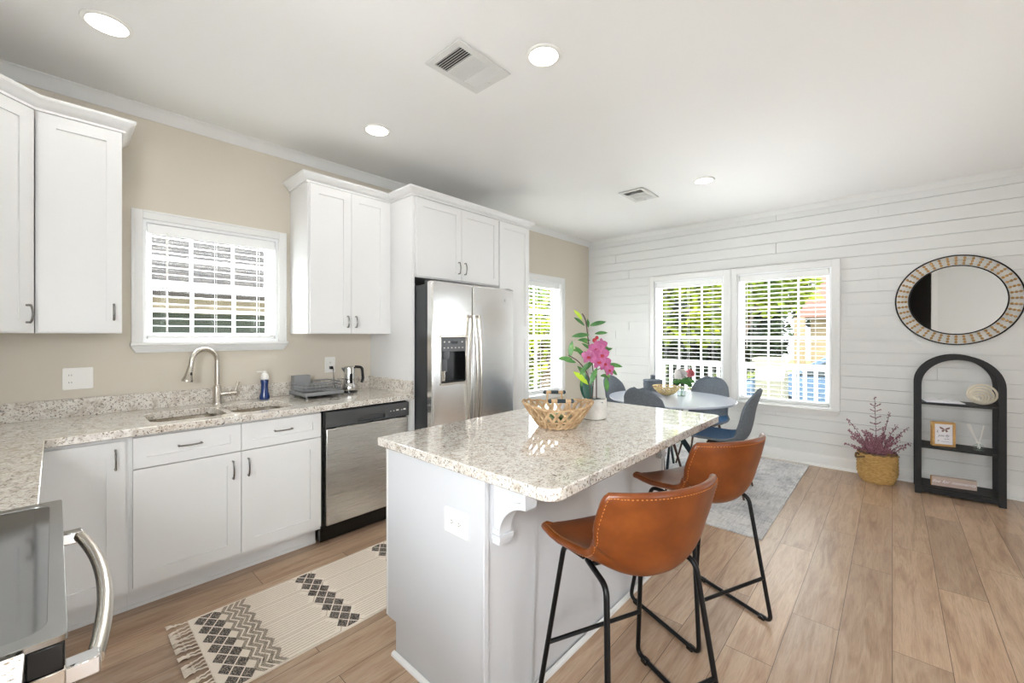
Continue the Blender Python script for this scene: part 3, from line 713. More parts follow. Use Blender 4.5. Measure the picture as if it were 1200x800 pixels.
# --- outlets
def outlet(label, M4, c, W, Hh, kind, group='white cover plates'):
    t = thing('wall_outlet', label, 'outlet', M4 @ Vector((c[0], 0, c[1]-Hh/2)), 0, group)
    m_ = MB(); m_.M = M4; m_.prism([], 0, 0) if False else None
    pl = [(p[0], p[1]) for p in rrect(c[0]-W/2, c[1]-Hh/2, c[0]+W/2, c[1]+Hh/2, .006, 3)]
    n = len(pl); vs = [(p[0], -.006, p[1]) for p in pl]+[(p[0], -.0002, p[1]) for p in pl]
    m_.add(vs, [tuple(range(n)), tuple(range(n, 2*n))[::-1]]+[(i, n+i, n+(i+1) % n, (i+1) % n) for i in range(n)])
    mesh('cover_plate', m_, 'plate', t, smooth=30, bevel=.0015)
    def recept(cx, cz, horiz=False):
        m2 = MB(); m2.M = M4
        for s_ in (-1, 1):
            ax = cx+(s_*.02 if horiz else 0); az = cz+(0 if horiz else s_*.02)
            m2.lathe([(.001, -.0075), (.0155, -.0075), (.0165, -.006)], (ax, 0, az), 14, axis='y', mi=0)
            for dx in (-.005, .005):
                if horiz: m2.box((ax-.004, -.0082, az+dx-.001), (ax+.004, -.0074, az+dx+.001), 1)
                else: m2.box((ax+dx-.001, -.0082, az-.004), (ax+dx+.001, -.0074, az+.004), 1)
            m2.lathe([(.001, -.0082), (.0022, -.0080)], (ax+(.008 if horiz else 0), 0, az-(0 if horiz else .009)), 8, axis='y', mi=1)
        mesh('receptacle', m2, ['plate', 'plateslot'], t)
    if kind == 'gang':
        m2 = MB(); m2.M = M4; m2.box((c[0]-.046, -.009, c[1]-.034), (c[0]-.014, -.006, c[1]+.034)); 
        for s_ in (-1, 1):
            for dx in (-.005, .005): m2.box((c[0]-.03+dx-.001, -.0096, c[1]+s_*.02-.004), (c[0]-.03+dx+.001, -.0088, c[1]+s_*.02+.004), 1)
        m2.box((c[0]-.035, -.0096, c[1]-.004), (c[0]-.025, -.0088, c[1]+.004), 0); mesh('receptacle', m2, ['plate', 'plateslot'], t)
        m2 = MB(); m2.M = M4; m2.box((c[0]+.019, -.0075, c[1]-.013), (c[0]+.031, -.006, c[1]+.013)); m2.box((c[0]+.0215, -.018, c[1]-.001), (c[0]+.0285, -.006, c[1]+.009)); mesh('toggle_switch', m2, 'plate', t)
    elif kind == 'v': recept(c[0], c[1])
    else: recept(c[0], c[1], True)
    return t
outlet('white double cover plate with outlet and switch on the beige wall at left', MK, (.089, 1.122), .12, .12, 'gang')
tt = outlet('white wall outlet above the dish rack with a black plug in it', MK, (1.497, 1.124), .082, .126, 'v')
mesh('plug', MB().box((1.485, YN-.036, 1.09), (1.509, YN-.0085, 1.114)), 'blackgloss', None, bevel=.004)
pl_ = bpy.data.objects['plug']; setp(pl_, 'black plug pushed into the lower socket above the dish rack', 'plug')

# --- dishwasher
t = thing('dishwasher', 'stainless dishwasher with a dark control panel right of the sink cabinet', 'dishwasher', (1.48, 3.0, 0))
mesh('tub', MB().box((1.163, 2.735, .10), (1.80, 3.3, .868)), 'blackgloss', t, smooth=0)
mesh('door', MB().box((1.182, 2.695, .128), (1.793, 2.735, .755)), 'dwsteel', t, bevel=.006)
m_ = MB(); 
fr_o = [(1.175, .762), (1.797, .762), (1.797, .862), (1.175, .862)]; hole = rrect(1.39, .772, 1.60, .812, .008, 3)
m_.M = Matrix(((1,0,0,0),(0,0,-1,2.735),(0,1,0,0),(0,0,0,1))); m_.plate(fr_o, [hole], 0, .045); m_.M = Matrix.Identity(4); m_.box((1.37, 2.715, .765), (1.62, 2.735, .82))
cp = mesh('control_panel', m_, 'dwpanel', t, smooth=0)
m_ = MB()
for k, (x, wd) in enumerate(((1.645, .008), (1.67, .008), (1.70, .022), (1.735, .008), (1.76, .02))): m_.box((x-wd/2, 2.6885, .808), (x+wd/2, 2.690, .814+(.004 if k in (2, 4) else 0)))
mesh('indicator_marks', m_, 'plate', cp, smooth=0)
mesh('pocket_handle', MB().box((1.392, 2.692, .798), (1.598, 2.704, .810)), 'dwpanel', cp, bevel=.003)
mesh('toe_kick', MB().box((1.165, 2.75, .012), (1.80, 2.80, .10)), 'blackgloss', t, smooth=0, bevel=.003)

# --- refrigerator
t = thing('refrigerator', 'stainless side-by-side refrigerator with a dispenser in the left door', 'refrigerator', (2.315, 2.95, 0))
mesh('body', MB().box((1.875, 2.575, .03), (2.765, 3.30, 1.745)).box((1.89, 2.6, 0), (2.75, 3.25, .03)), 'dark_steel', t, smooth=0, bevel=.004)
def fridge_door(x0, x1, y0, y1, z0, z1, holes=[], r=.016):
    """door slab extruded in y with rounded vertical front edges"""
    m_ = MB(); m_.M = Matrix(((1,0,0,0),(0,0,-1,y1),(0,1,0,0),(0,0,0,1)))
    m_.plate([(x0, z0), (x1, z0), (x1, z1), (x0, z1)], holes, 0, y1-y0); return m_
dl = mesh('freezer_door', fridge_door(1.872, 2.2705, 2.50, 2.57, .06, 1.768, [rrect(1.955, 1.00, 2.198, 1.345, .012, 3)]), 'steel', t, bevel=.012)
dr = mesh('door', fridge_door(2.2775, 2.762, 2.50, 2.57, .06, 1.768), 'steel', t, bevel=.012)
dl.modifiers['bevel'].angle_limit = R(60)
m_ = MB(); x0, x1, z0, z1 = 1.957, 2.196, 1.002, 1.343
m_.box((x0, 2.566, z0), (x1, 2.5695, z1)); m_.box((x0, 2.503, z0), (x0+.006, 2.566, z1)); m_.box((x1-.006, 2.503, z0), (x1, 2.566, z1)); m_.box((x0, 2.503, z0), (x1, 2.566, z0+.01)); m_.box((x0, 2.503, z1-.008), (x1, 2.566, z1))
dp = mesh('dispenser', m_, 'blackgloss', dl, smooth=0)
mesh('dispenser_trim', MB().box((x0-.012, 2.488, z0-.018), (x1+.012, 2.502, z0-.001)).box((x0-.012, 2.484, z1+.001), (x1+.012, 2.502, z1+.02)).box((x0-.010, 2.496, z0), (x0-.001, 2.502, z1)).box((x1+.001, 2.496, z0), (x1+.010, 2.502, z1)), 'nickel', dl, bevel=.003)
M['dispgrey'] = mat('dispenser_grey', (104, 106, 108), .4)
cpn = mesh('control_pad', MB().box((x0+.002, 2.495, 1.238), (x1-.002, 2.53, z1-.002)), 'dispgrey', dl, bevel=.003)
cpn.parent = dl
mesh('display', MB().box((2.045, 2.4935, 1.298), (2.11, 2.495, 1.318)), 'blackgloss', cpn, smooth=0)
for k in range(6): mesh('button', MB().box((1.975+k*.036, 2.4935, 1.262), (1.985+k*.036, 2.495, 1.27)), 'plate', cpn, smooth=0)
for k in (1.975, 2.02, 2.15): mesh('button', MB().box((k, 2.4935, 1.306), (k+.012, 2.495, 1.316)), 'plate', cpn, smooth=0)
mesh('ice_chute', MB().lathe([(.03, 1.238), (.03, 1.20), (.02, 1.18)], (2.02, 2.53, 0), 16), 'dispgrey', dl)
mesh('dispenser_paddle', MB().box((1.995, 2.545, 1.08), (2.05, 2.553, 1.19)), 'dispgrey', dl, bevel=.003)
mesh('drip_cup', MB().lathe([(.022, 1.012), (.024, 1.09)], (1.99, 2.535, 0), 16), 'nickel', dl)
for x, par, s_ in ((2.252, dl, -1), (2.302, dr, 1)):
    pts = []
    for i in range(13):
        q = -1+2*i/12; pts.append((x-s_*.004*(1-q*q), 2.458-.03*(1-q*q), 1.075+q*.445))
    m_ = MB(); m_.tube([(x, 2.50, 1.51), (x, 2.462, 1.515)], .011, 8); m_.tube([(x, 2.50, .64), (x, 2.462, .635)], .011, 8); m_.tube(pts, .0125, 10, flat=1.15); mesh('handle', m_, 'nickel', par)
mesh('badge', MB().lathe([(.001, 2.4968), (.014, 2.4968), (.015, 2.5)], (2.645, 0, 1.665), 24, axis='y').tube([(2.645+.011*cos(a*pi/8), 2.4962, 1.665+.011*sin(a*pi/8)) for a in range(16)], .0012, 5, closed=True), 'chrome', dr)
mesh('hinge_cover', MB().box((1.89, 2.53, 1.745), (1.95, 2.62, 1.775)).box((2.70, 2.53, 1.745), (2.755, 2.62, 1.775)), 'dark_steel', t, bevel=.003)

# --- range
t = thing('kitchen_range', 'slide-in steel range with a glossy cooktop and bowed handle, bottom left', 'oven range', (-.32, 1.29, 0))
mesh('body', MB().box((-.655, .914, .03), (-.03, 1.669, .885)).box((-.6, .95, 0), (-.1, 1.63, .03)), 'blackgloss', t, smooth=0, bevel=.003)
m_ = MB(); m_.plate(rrect(-.64, .914, .014, 1.669, .008, 3), [rrect(-.62, .945, -.008, 1.640, .03)], .906, .9165)
mesh('cooktop_frame', m_, 'rim', t, bevel=.004)
mesh('cooktop_glass', MB().prism(rrect(-.62, .945, -.008, 1.640, .03), .90, .9150), 'cooktop', t, smooth=30)
od = mesh('oven_door', MB().box((-.029, .918, .20), (.008, 1.665, .836)), 'blackgloss', t, bevel=.004)
mesh('control_panel', MB().box((-.029, .916, .864), (.011, 1.667, .9055)), 'blackgloss', t, bevel=.003)
mesh('trim_strip', MB().box((-.029, .916, .838), (.012, 1.667, .863)), 'nickel', t, bevel=.002)
mesh('storage_drawer', MB().box((-.029, .918, .04), (.006, 1.665, .19)), 'steel', t, bevel=.004)
pts = []
for i in range(15):
    q = -1+2*i/14; pts.append((.045+.028*(1-q*q), 1.29+q*.315, .765+.062))
m_ = MB(); m_.tube(pts, .0125, 12)
hd = mesh('handle', m_, 'nickel', od)
for y_ in (.955, 1.595): mesh('handle_bracket', MB().box((.009, y_, .812), (.052, y_+.03, .842)), 'chrome', od, bevel=.003)

# ================================================================== ISLAND
t = thing('kitchen_island', 'pale grey painted kitchen island base with corbels', 'kitchen island', (1.74, 1.32, 0))
IX0, IX1, IY0, IY1 = .985, 2.49, 1.03, 1.631
m_ = MB()
m_.box((IX0+.016, IY0, .0), (IX1-.016, IY1-.065, .875)); m_.box((IX0+.016, IY1-.065, .13), (IX1-.016, IY1-.02, .875))
mesh('body', m_, 'island', t, smooth=0)
for x0 in (IX0, IX1-.016):
    m_ = MB(); pf = [(IY0, 0), (IY1-.061, 0), (IY1-.061, .135), (IY1, .135), (IY1, .875), (IY0, .875)]
    m_.M = Matrix(((0,0,1,0),(1,0,0,0),(0,1,0,0),(0,0,0,1))); m_.prism(pf, x0, x0+.016); mesh('side_panel', m_, 'island', t, smooth=0)
mesh('face_frame', MB().box((IX0+.001, IY1, .135), (IX1-.001, IY1+.018, .875)), 'cab', t, smooth=0, bevel=.001)
for a_, b_ in ((IX0-.004, IX0+.018), (IX1-.018, IX1+.002)): mesh('corner_trim', MB().box((a_, IY0-.008, .0), (b_, IY0+.006, .875)), 'island', t, bevel=.002)
qr = [(0, 0), (.016, 0), (.0155, .006), (.012, .012), (.006, .0155), (0, .016)]
m_ = MB(); m_.sweep(qr, [(IX1, IY0-.0), (IX1, IY1)][::-1] if False else [(IX0, IY1-.061), (IX0, IY0), (IX1, IY0), (IX1, IY1-.061)][::-1]) if False else None
m_ = MB(); m_.sweep([(-o, z) for o, z in qr][::-1], [(IX0-.004, IY1-.055), (IX0-.004, IY0-.008), (IX1+.002, IY0-.008), (IX1+.002, IY1-.055)][::-1] if True else [])
mesh('shoe_molding', m_, 'white', t, smooth=50)
def corbel(x0):
    w_ = .058; m_ = MB(); m_.M = Matrix(((0,0,1,0),(1,0,0,IY0-.0005),(0,1,0,0),(0,0,0,1)))
    # concave curve from the front foot of the top block down to the wall
    cv = [(-.150+.118*sin(R(90*i/12)), .672+.118*cos(R(90*i/12))) for i in range(13)]      # (-.15,.79) -> (-.032,.672)
    ins = [(-.128+.1*sin(R(90*i/12)), .69+.118*cos(R(90*i/12))) for i in range(13)]
    m_.prism([(0, .862), (-.128, .862)]+ins+[(0, .69)], x0+.007, x0+w_-.007)
    band = [(-.150, .862)]+cv+[(0, .672), (0, .69)]+ins[::-1]+[(-.128, .862)]
    m_.prism(band, x0, x0+w_)
    m_.box((-.158, .8625, x0-.008), (0, .875, x0+w_+.008)); m_.box((-.040, .655, x0-.006), (0, .6715, x0+w_+.006)); m_.box((-.034, .640, x0-.002), (0, .6545, x0+w_+.002))
    return mesh('corbel', m_, 'island', t, smooth=30)
corbel(1.03); corbel(2.39)
o = mesh('island_countertop', MB().prism([(.958, 1.673), (.958, .745), (.961, .735), (.968, .725), (.978, .718), (.99, .715), (2.49, .715), (2.502, .718), (2.512, .725), (2.518, .735), (2.52, .745), (2.52, 1.673)][::-1], CT0, CT1), 'granite', smooth=30, bevel=.004)
# rounder near corner
bpy.data.objects.remove(o)
pts = rrect(.958, .715, 2.52, 1.673, .055, 8)
keep = [p for p in pts if not (p[1] > 1.4)]
pts = [(2.52, 1.673), (.958, 1.673)]+[p for p in pts if p[1] < 1.0 and p[0] < 1.5]+[p for p in rrect(.958, .715, 2.52, 1.673, .03, 5) if p[1] < 1.0 and p[0] > 1.5]
o = mesh('island_countertop', MB().prism(pts, CT0, CT1), 'granite', smooth=30, bevel=.004)
setp(o, 'polished speckled granite slab on top of the kitchen island', 'countertop')
outlet('horizontal white outlet on the near side of the island', frameM((IX0, 0, 0), (0, -1, 0), (-1, 0, 0)), (-1.17, .682), .128, .09, 'h')

# ================================================================== BAR STOOLS
def grid_shell(fn, nu, nv, th):
    """fn(u,v)->Vector ; returns MB with thickness along normal, edges listed"""
    P = [[fn(-1+2*i/nu, j/nv) for i in range(nu+1)] for j in range(nv+1)]
    N = [[None]*(nu+1) for _ in range(nv+1)]
    for j in range(nv+1):
        for i in range(nu+1):
            du = P[j][min(i+1, nu)]-P[j][max(i-1, 0)]; dv = P[min(j+1, nv)][i]-P[max(j-1, 0)][i]
            N[j][i] = du.cross(dv).normalized()
    m_ = MB(); k = nu+1
    A = [P[j][i] for j in range(nv+1) for i in range(k)]; B = [P[j][i]-N[j][i]*th for j in range(nv+1) for i in range(k)]
    n = len(A); fs = []; mi = []
    for j in range(nv):
        for i in range(nu):
            a = j*k+i; fs.append((a, a+1, a+k+1, a+k)); mi.append(0); fs.append((n+a, n+a+k, n+a+k+1, n+a+1)); mi.append(1)
    edge = [(0, i) for i in range(k)]+[(j, nu) for j in range(1, nv+1)]+[(nv, i) for i in range(nu-1, -1, -1)]+[(j, 0) for j in range(nv-1, 0, -1)]
    for q in range(len(edge)):
        a = edge[q][0]*k+edge[q][1]; b_ = edge[(q+1) % len(edge)]; b_ = b_[0]*k+b_[1]; fs.append((a, n+a, n+b_, b_)); mi.append(1)
    m_.v = [tuple(p) for p in A+B]; m_.f = [list(f) for f in fs]; m_.m = mi
    loop = [(P[j][i]-N[j][i]*th*.5, N[j][i]) for j, i in edge]
    return m_, loop
def interp(tab, t):
    for (a, x), (b, y) in zip(tab, tab[1:]):
        if t <= b: s_ = (t-a)/(b-a); s_ = s_*s_*(3-2*s_) if False else s_; return tuple(p+(q-p)*s_ for p, q in zip(x, y))
    return tab[-1][1]
prof_pts = catmull([(.205, .628), (.19, .646), (.10, .640), (0, .622), (-.09, .606), (-.155, .618), (-.195, .67), (-.222, .76), (-.24, .84), (-.252, .895)], 4)
prof_pts = [(p[0], p[1]) if len(p) == 2 else (p.x, p.y) for p in [Vector((*p, 0)) if len(p) == 2 else p for p in [tuple(q)[:2] for q in [Vector((a[0], a[1], 0)) for a in prof_pts]]]]
def stool_fn(u, v):
    f_ = v*(len(prof_pts)-1); i = min(int(f_), len(prof_pts)-2); s_ = f_-i
    y = prof_pts[i][0]*(1-s_)+prof_pts[i+1][0]*s_; z = prof_pts[i][1]*(1-s_)+prof_pts[i+1][1]*s_
    # half width
    hw = interp([(0, (.195,)), (.06, (.225,)), (.2, (.235,)), (.45, (.205,)), (.6, (.205,)), (.8, (.222,)), (.94, (.218,)), (1, (.205,))], v)[0]
    a = abs(u)
    side_up = interp([(0, (.004,)), (.25, (.02,)), (.45, (.075,)), (.58, (.10,)), (.75, (.03,)), (1, (-.012,))], v)[0]
    fwd = interp([(0, (0,)), (.4, (.0,)), (.55, (.05,)), (.75, (.085,)), (1, (.075,))], v)[0]
    if v < .08: y -= .02*a**6*(1-v/.08)
    return Vector((u*hw, y+fwd*a**2.2, z+side_up*a**2.4))
def make_stool(name, label, loc, rot):
    t = thing(name, label, 'bar stool', loc, rot, 'tan leather counter stools at the island')
    m_, loop = grid_shell(stool_fn, 18, 40, -.022)
    sh = mesh('seat_shell', m_, 'leather', t, world=False, smooth=60)
    # piping & stitching along the rim
    pts = [p for p, n_ in loop]
    mesh('rim_piping', MB().tube(pts, .0125, 8, closed=True), 'leather', sh, world=False, smooth=80)
    m_ = MB(); L = 0
    cen = sum(pts, Vector())/len(pts)
    for i in range(len(pts)):
        a, na = loop[i]; b, nb = loop[(i+1) % len(loop)]; seg = (b-a).length; k = max(1, int(seg/.009))
        for q in range(k):
            p = a.lerp(b, (q+.5)/k); nn = na; inw = (b-a).normalized().cross(nn).normalized()
            if inw.dot(cen-p) < 0: inw = -inw
            for sg in (1, -1):
                c = p+nn*(sg*.0118)+inw*.0035; dr = (b-a).normalized(); 
                m_.tube([c-dr*.0028, c+nn*sg*.0012, c+dr*.0028], .0011, 4)
    mesh('stitching', m_, 'stitch', sh, world=False, smooth=0)
    for s_ in (-1, 1):
        tp_f = (s_*.17, .10, .598); tp_b = (s_*.175, -.115, .592)
        ft = (s_*.235, .215, .012); bt = (s_*.235, -.215, .012)
        pl = rounded([(s_*.165, .02, .600), (s_*.18, .125, .600), ft, bt, (s_*.185, -.135, .585), (s_*.165, 0, .600)], .035, 6)
        fo = mesh('sled_leg', MB().tube(pl, .0095, 10), 'black', t, world=False, smooth=60)
        for y in (.17, -.17): mesh('foot_glide', MB().cbox((s_*.235, y, .009), (.026, .03, .018)), 'blackgloss', fo, world=False, bevel=.003)
    zc = .21; fx = .235-(.06*(zc/.6)); fyf = .215-.09*(zc/.6); fyb = -.215+.08*(zc/.6)
    mesh('footrest', MB().tube([(-fx, fyf, zc), (fx, fyf, zc)], .008, 8), 'black', t, world=False)
    mesh('rear_crossbar', MB().tube([(-fx, fyb, zc), (fx, fyb, zc)], .008, 8), 'black', t, world=False)
    mesh('seat_support', MB().tube([(-.165, .03, .600), (.165, .03, .600)], .008, 8).tube([(-.165, -.03, .600), (.165, -.03, .600)], .008, 8), 'black', t, world=False)
    return t
s1 = make_stool('bar_stool', 'tan leather bar stool nearest the camera, in front of the island', (1.372, .700, 0), R(-24))
s2 = copy_tree(s1); s2.location = (2.14, .71, 0); s2.rotation_euler = (0, 0, R(-23)); s2['label'] = 'tan leather bar stool farther from the camera, next to the dining rug'

# ================================================================== ISLAND DECOR
# woven bowl
bc = Vector((1.665, 1.215, CT1)); ax = .165; ay = .155
t = thing('woven_basket_bowl', 'open-weave wicker bowl with two dark-wrapped handles on the island', 'basket', bc, R(-47.6))
def bowl_pt(a, h_):  # h 0..1
    r_ = .088+(.165-.088)*h_**.85; return Vector((r_*cos(a)*1.04, r_*sin(a)*.97, .008+h_*(.094+.022*cos(a)**2)))
def ribbon(m_, pts, w_, th, out):
    vs = []; n = len(pts)
    for i, p in enumerate(pts):
        d_ = (pts[min(i+1, n-1)]-pts[max(i-1, 0)]).normalized(); o_ = Vector((p.x, p.y, -.05)).normalized(); sd_ = d_.cross(o_).normalized()
        for s1_, s2_ in ((-1, -1), (1, -1), (1, 1), (-1, 1)): vs.append(p+sd_*(w_/2*s1_)+o_*(th/2*s2_+out))
    fs = []
    for i in range(n-1):
        for k in range(4): fs.append((i*4+k, i*4+(k+1) % 4, (i+1)*4+(k+1) % 4, (i+1)*4+k))
    fs += [(3, 2, 1, 0), tuple((n-1)*4+k for k in range(4))]; m_.add(vs, fs)
m_ = MB(); N_ = 22
for k in range(N_):
    for sg, out_ in ((1, .002), (-1, -.002)):
        a0 = 2*pi*k/N_; ribbon(m_, [bowl_pt(a0+sg*.42*(i/6), i/6) for i in range(7)], .0125, .004, out_)
mesh('woven_side', m_, 'wicker', t, world=False, smooth=30)
m_ = MB()
for h_, r_ in ((0, .006), (.32, .004), (1, .0055)):
    m_.tube([bowl_pt(2*pi*i/40, h_)+Vector((0, 0, .003*sin(i*2.5))) for i in range(40)], r_, 7, closed=True)
m_.lathe([(.001, .004), (.085, .004), (.085, .010), (.001, .010)], (0, 0, 0), 30)
mesh('rim_and_base', m_, 'wicker', t, world=False)
for s_ in (-1, 1):
    y = s_*.148; hz = .148
    m_ = MB(); m_.tube([(-.048, y, hz), (.048, y, hz)], .0085, 10); m_.tube([(-.036, y, hz), (-.04, y*.97, .10)], .005, 8); m_.tube([(.036, y, hz), (.04, y*.97, .10)], .005, 8)
    h_ = mesh('handle', m_, 'wicker', t, world=False)
    m_ = MB(); m_.tube([(-.018, y, hz), (.02, y, hz)], .0094, 10); m_.sphere((-.05, y, hz), .0105, 10, 6); m_.sphere((.05, y, hz), .0105, 10, 6); mesh('handle_wrap', m_, 'tealmetal', h_, world=False)
def rosette(name, label, loc, r_, mi1, mi2):
    m_ = MB()
    for ring, (n_, el, L_) in enumerate(((10, 18, 1), (9, 38, .85), (7, 58, .6), (4, 76, .4))):
        for k in range(n_):
            a = 2*pi*k/n_+ring*.3; e = R(el); m_.leaf((0.006*cos(a), .006*sin(a), .004*ring), (cos(a)*cos(e), sin(a)*cos(e), sin(e)), r_*L_, r_*.3, .15, mi=ring % 2)
    m_.v = [(p[0]+loc[0], p[1]+loc[1], p[2]+loc[2]) for p in m_.v]
    o = mesh(name, m_, [mi1, mi2], smooth=80); setp(o, label, 'plant'); return o
rosette('faux_succulent', 'striped green succulent lying inside the wicker bowl', bc+Vector((.0, -.01, .022)), .085, 'stripe', 'leaf')
# orchid pot
pc = Vector((1.965, 1.19, CT1))
t = thing('potted_orchid', 'pink orchid arrangement with green leaves in a pale pot on the island', 'plant', pc)
mesh('pot', MB().lathe([(.05, 0), (.062, .004), (.066, .02), (.066, .108), (.063, .11), (.059, .108), (.058, .09), (.001, .088)], (0, 0, 0), 40), 'stone', t, world=False)
m_ = MB(); rnd = random.Random(3)
for k in range(46):
    a = rnd.uniform(0, 2*pi); r_ = rnd.uniform(.0, .05); e = R(rnd.uniform(5, 60)); m_.leaf((r_*cos(a), r_*sin(a), .092), (cos(a)*cos(e), sin(a)*cos(e), sin(e)), rnd.uniform(.025, .045), .02, .3)
mesh('moss', m_, 'darkleaf', t, world=False, smooth=80)
rv = Vector((.674, -.739, 0)); fv = Vector((.739, .674, 0))
def rl(a, z, b=0): return rv*a+fv*b+Vector((0, 0, z))    # camera-right offset, height, depth
m_ = MB()
m_.leaf(rl(-.03, .09), rl(-.015, .16), .15, .055, .04, up=-fv); m_.leaf(rl(-.035, .09, .01), rl(-.05, .16), .12, .045, .05, up=-fv+rv*.4); m_.leaf(rl(0, .09), rl(.06, .03), .07, .03, .3)
mesh('broad_leaves', m_, 'darkleaf', t, world=False, smooth=80)
m_ = MB()
st1 = catmull([rl(-.012, .09), rl(-.006, .25), rl(-.03, .40), rl(-.045, .52), rl(-.065, .565)], 5)
st2 = catmull([rl(.012, .09), rl(.012, .25), rl(.02, .33), rl(.035, .40)], 5)
st3 = catmull([rl(-.02, .09), rl(-.03, .22), rl(-.08, .30), rl(-.14, .34)], 5)
for s_ in (st1, st2, st3): m_.tube(s_, .003, 6)
m_.tube(catmull([rl(-.02, .24), rl(.04, .27), rl(.07, .24), rl(.075, .20)], 4), .002, 5)
mesh('stems', m_, 'twig', t, world=False)
m_ = MB()
LV = [(-.07,.53,-.05,.09,.075),(-.05,.50,-.06,.06,.07),(-.02,.50,.10,.035,.085),(-.03,.49,.0,.05,.05),(-.03,.45,-.10,.0,.09),(0,.455,.10,.02,.07),(-.02,.42,-.08,.01,.07),(-.03,.40,-.05,.04,.06),
      (.04,.39,.05,-.01,.05),(.07,.29,.10,-.005,.08),(.07,.28,.07,-.05,.075),(.05,.36,.05,.02,.06),(-.12,.32,-.09,.01,.08),(-.13,.33,.01,.10,.085),(-.10,.30,-.09,.03,.07),(-.09,.28,.07,-.07,.09),(-.11,.25,.08,-.06,.10),
      (-.05,.33,-.06,.07,.08),(-.03,.30,-.05,-.06,.08),(.0,.31,-.06,-.05,.09),(.01,.27,-.05,-.09,.09),(.03,.23,.09,.0,.07),(.06,.22,.01,-.09,.075),(.05,.28,.05,-.09,.07),(-.05,.25,-.03,-.1,.08),(-.02,.37,-.06,.05,.06),(-.01,.35,.05,-.07,.05),(.01,.35,-.05,-.02,.07),(-.06,.36,-.08,.02,.06)]
for k, (a, z, da, dz, L_) in enumerate(LV):
    m_.leaf(rl(a, z, rnd.uniform(-.02, .02)), rl(da, dz, rnd.uniform(-.04, .04)), L_*1.05, L_*.34, .18, up=(-fv+Vector((0, 0, .7))+rv*rnd.uniform(-.4, .4)), mi=1 if k in (16, 0) else 0)
mesh('foliage', m_, ['leaf', 'lime'], t, world=False, smooth=80)
def orchid(c, r_, nrm):
    m_ = MB(); nrm = Vector(nrm).normalized(); e1 = nrm.cross(Vector((0, 0, 1))).normalized(); e2 = e1.cross(nrm)
    for k in range(5):
        a = pi/2+2*pi*k/5; d_ = e1*cos(a)+e2*sin(a); m_.leaf(c, d_+nrm*.25, r_, r_*(.95 if k in (1, 4) else .62), .12, up=nrm, mi=0, fold=.1)
    for k in (-1, 0, 1): m_.leaf(c+nrm*.004, nrm*.8-e2*.8+e1*.5*k, r_*.42, r_*.3, .3, up=nrm, mi=1)
    return m_
for c, r_, q in ((rl(.005, .375, -.03), .055, 0), (rl(.03, .345, -.035), .058, .3), (rl(-.035, .335, -.03), .05, -.3), (rl(.045, .30, -.03), .055, .4), (rl(.015, .31, -.045), .052, 0), (rl(.07, .265, -.03), .045, .5), (rl(.035, .395, -.01), .045, .2)):
    mesh('blossom', orchid(c, r_*.85, -fv+rv*q+Vector((0, 0, .15))), ['petal', 'lip'], t, world=False, smooth=80)
mesh('bud', MB().sphere(tuple(rl(.0, .42, -.01)), .013, 8, 6).sphere(tuple(rl(.012, .435, -.01)), .01, 8, 6), 'lip', t, world=False)

# ================================================================== RUGS
o = mesh('area_rug', MB().prism([(3.16, .64), (5.285, .64), (5.285, 3.05), (3.16, 3.05)], .0008, .009), 'drug', smooth=0)
setp(o, 'faded grey and white area rug under the dining table', 'rug')
# runner
RX0, RX1, RY0, RY1 = .425, 1.95, 1.862, 2.472
t = thing('runner_rug', 'cream and charcoal patterned runner with tassels in front of the sink', 'rug', ((RX0+RX1)/2, (RY0+RY1)/2, 0))
m_ = MB(); m_.prism([(RX0, RY0), (RX1, RY0), (RX1, RY1), (RX0, RY1)], .0008, .007)
def flat(poly, mi, z=.0072): 
    k = len(poly); m_.add([(p[0], p[1], z) for p in poly], [tuple(range(k))], mi)
W_ = RY1-RY0
def diamond(cx, cy, a, b, mi):
    poly = [(cx-a, cy), (cx, cy-b), (cx+a, cy), (cx, cy+b)]
    poly = [(x, min(max(y, RY0+.012), RY1-.012)) for x, y in poly]; flat(poly, mi)
def cell_band(xc, cols, mi):
    ny = 14; py = (W_-.02)/ny*2
    for j in range(ny+1):
        for c_ in cols:
            if (j+c_) % 2 == 0: diamond(xc+c_*.03, RY0+.01+j*py/2, .0265, py/2*.88, mi)
for xs, sgn in ((RX0, 1), (RX1, -1)):
    for c_ in range(1, 4):
        ny = 14; py = (W_-.02)/ny*2
        for j in range(ny+1):
            if (j+c_) % 2 == 0: diamond(xs+sgn*(.012+c_*.03), RY0+.01+j*py/2, .0265, py/2*.88, 1)
    # zigzag chevrons
    ny = 14; py = (W_-.02)/ny*2
    for row in range(4):
        x0 = xs+sgn*(.118+row*.026)
        for j in range(ny):
            y0 = RY0+.01+j*py/2; y1 = y0+py/2; d0 = .026 if (j % 2 == 0) else 0; d1 = 0 if (j % 2 == 0) else .026
            q = [(x0+sgn*d0, y0), (x0+sgn*d1, y1), (x0+sgn*(d1+.018), y1), (x0+sgn*(d0+.018), y0)]
            flat(q if sgn > 0 else q[::-1], 2)
for xc in (.945, 1.40): cell_band(xc, (-1, 0, 1), 1)
def seg_line(a, b, wd=.0035):
    a = Vector(a); b = Vector(b); d_ = (b-a).normalized(); n_ = Vector((-d_.y, d_.x))*wd/2; flat([tuple(a-n_), tuple(b-n_), tuple(b+n_), tuple(a+n_)], 3)
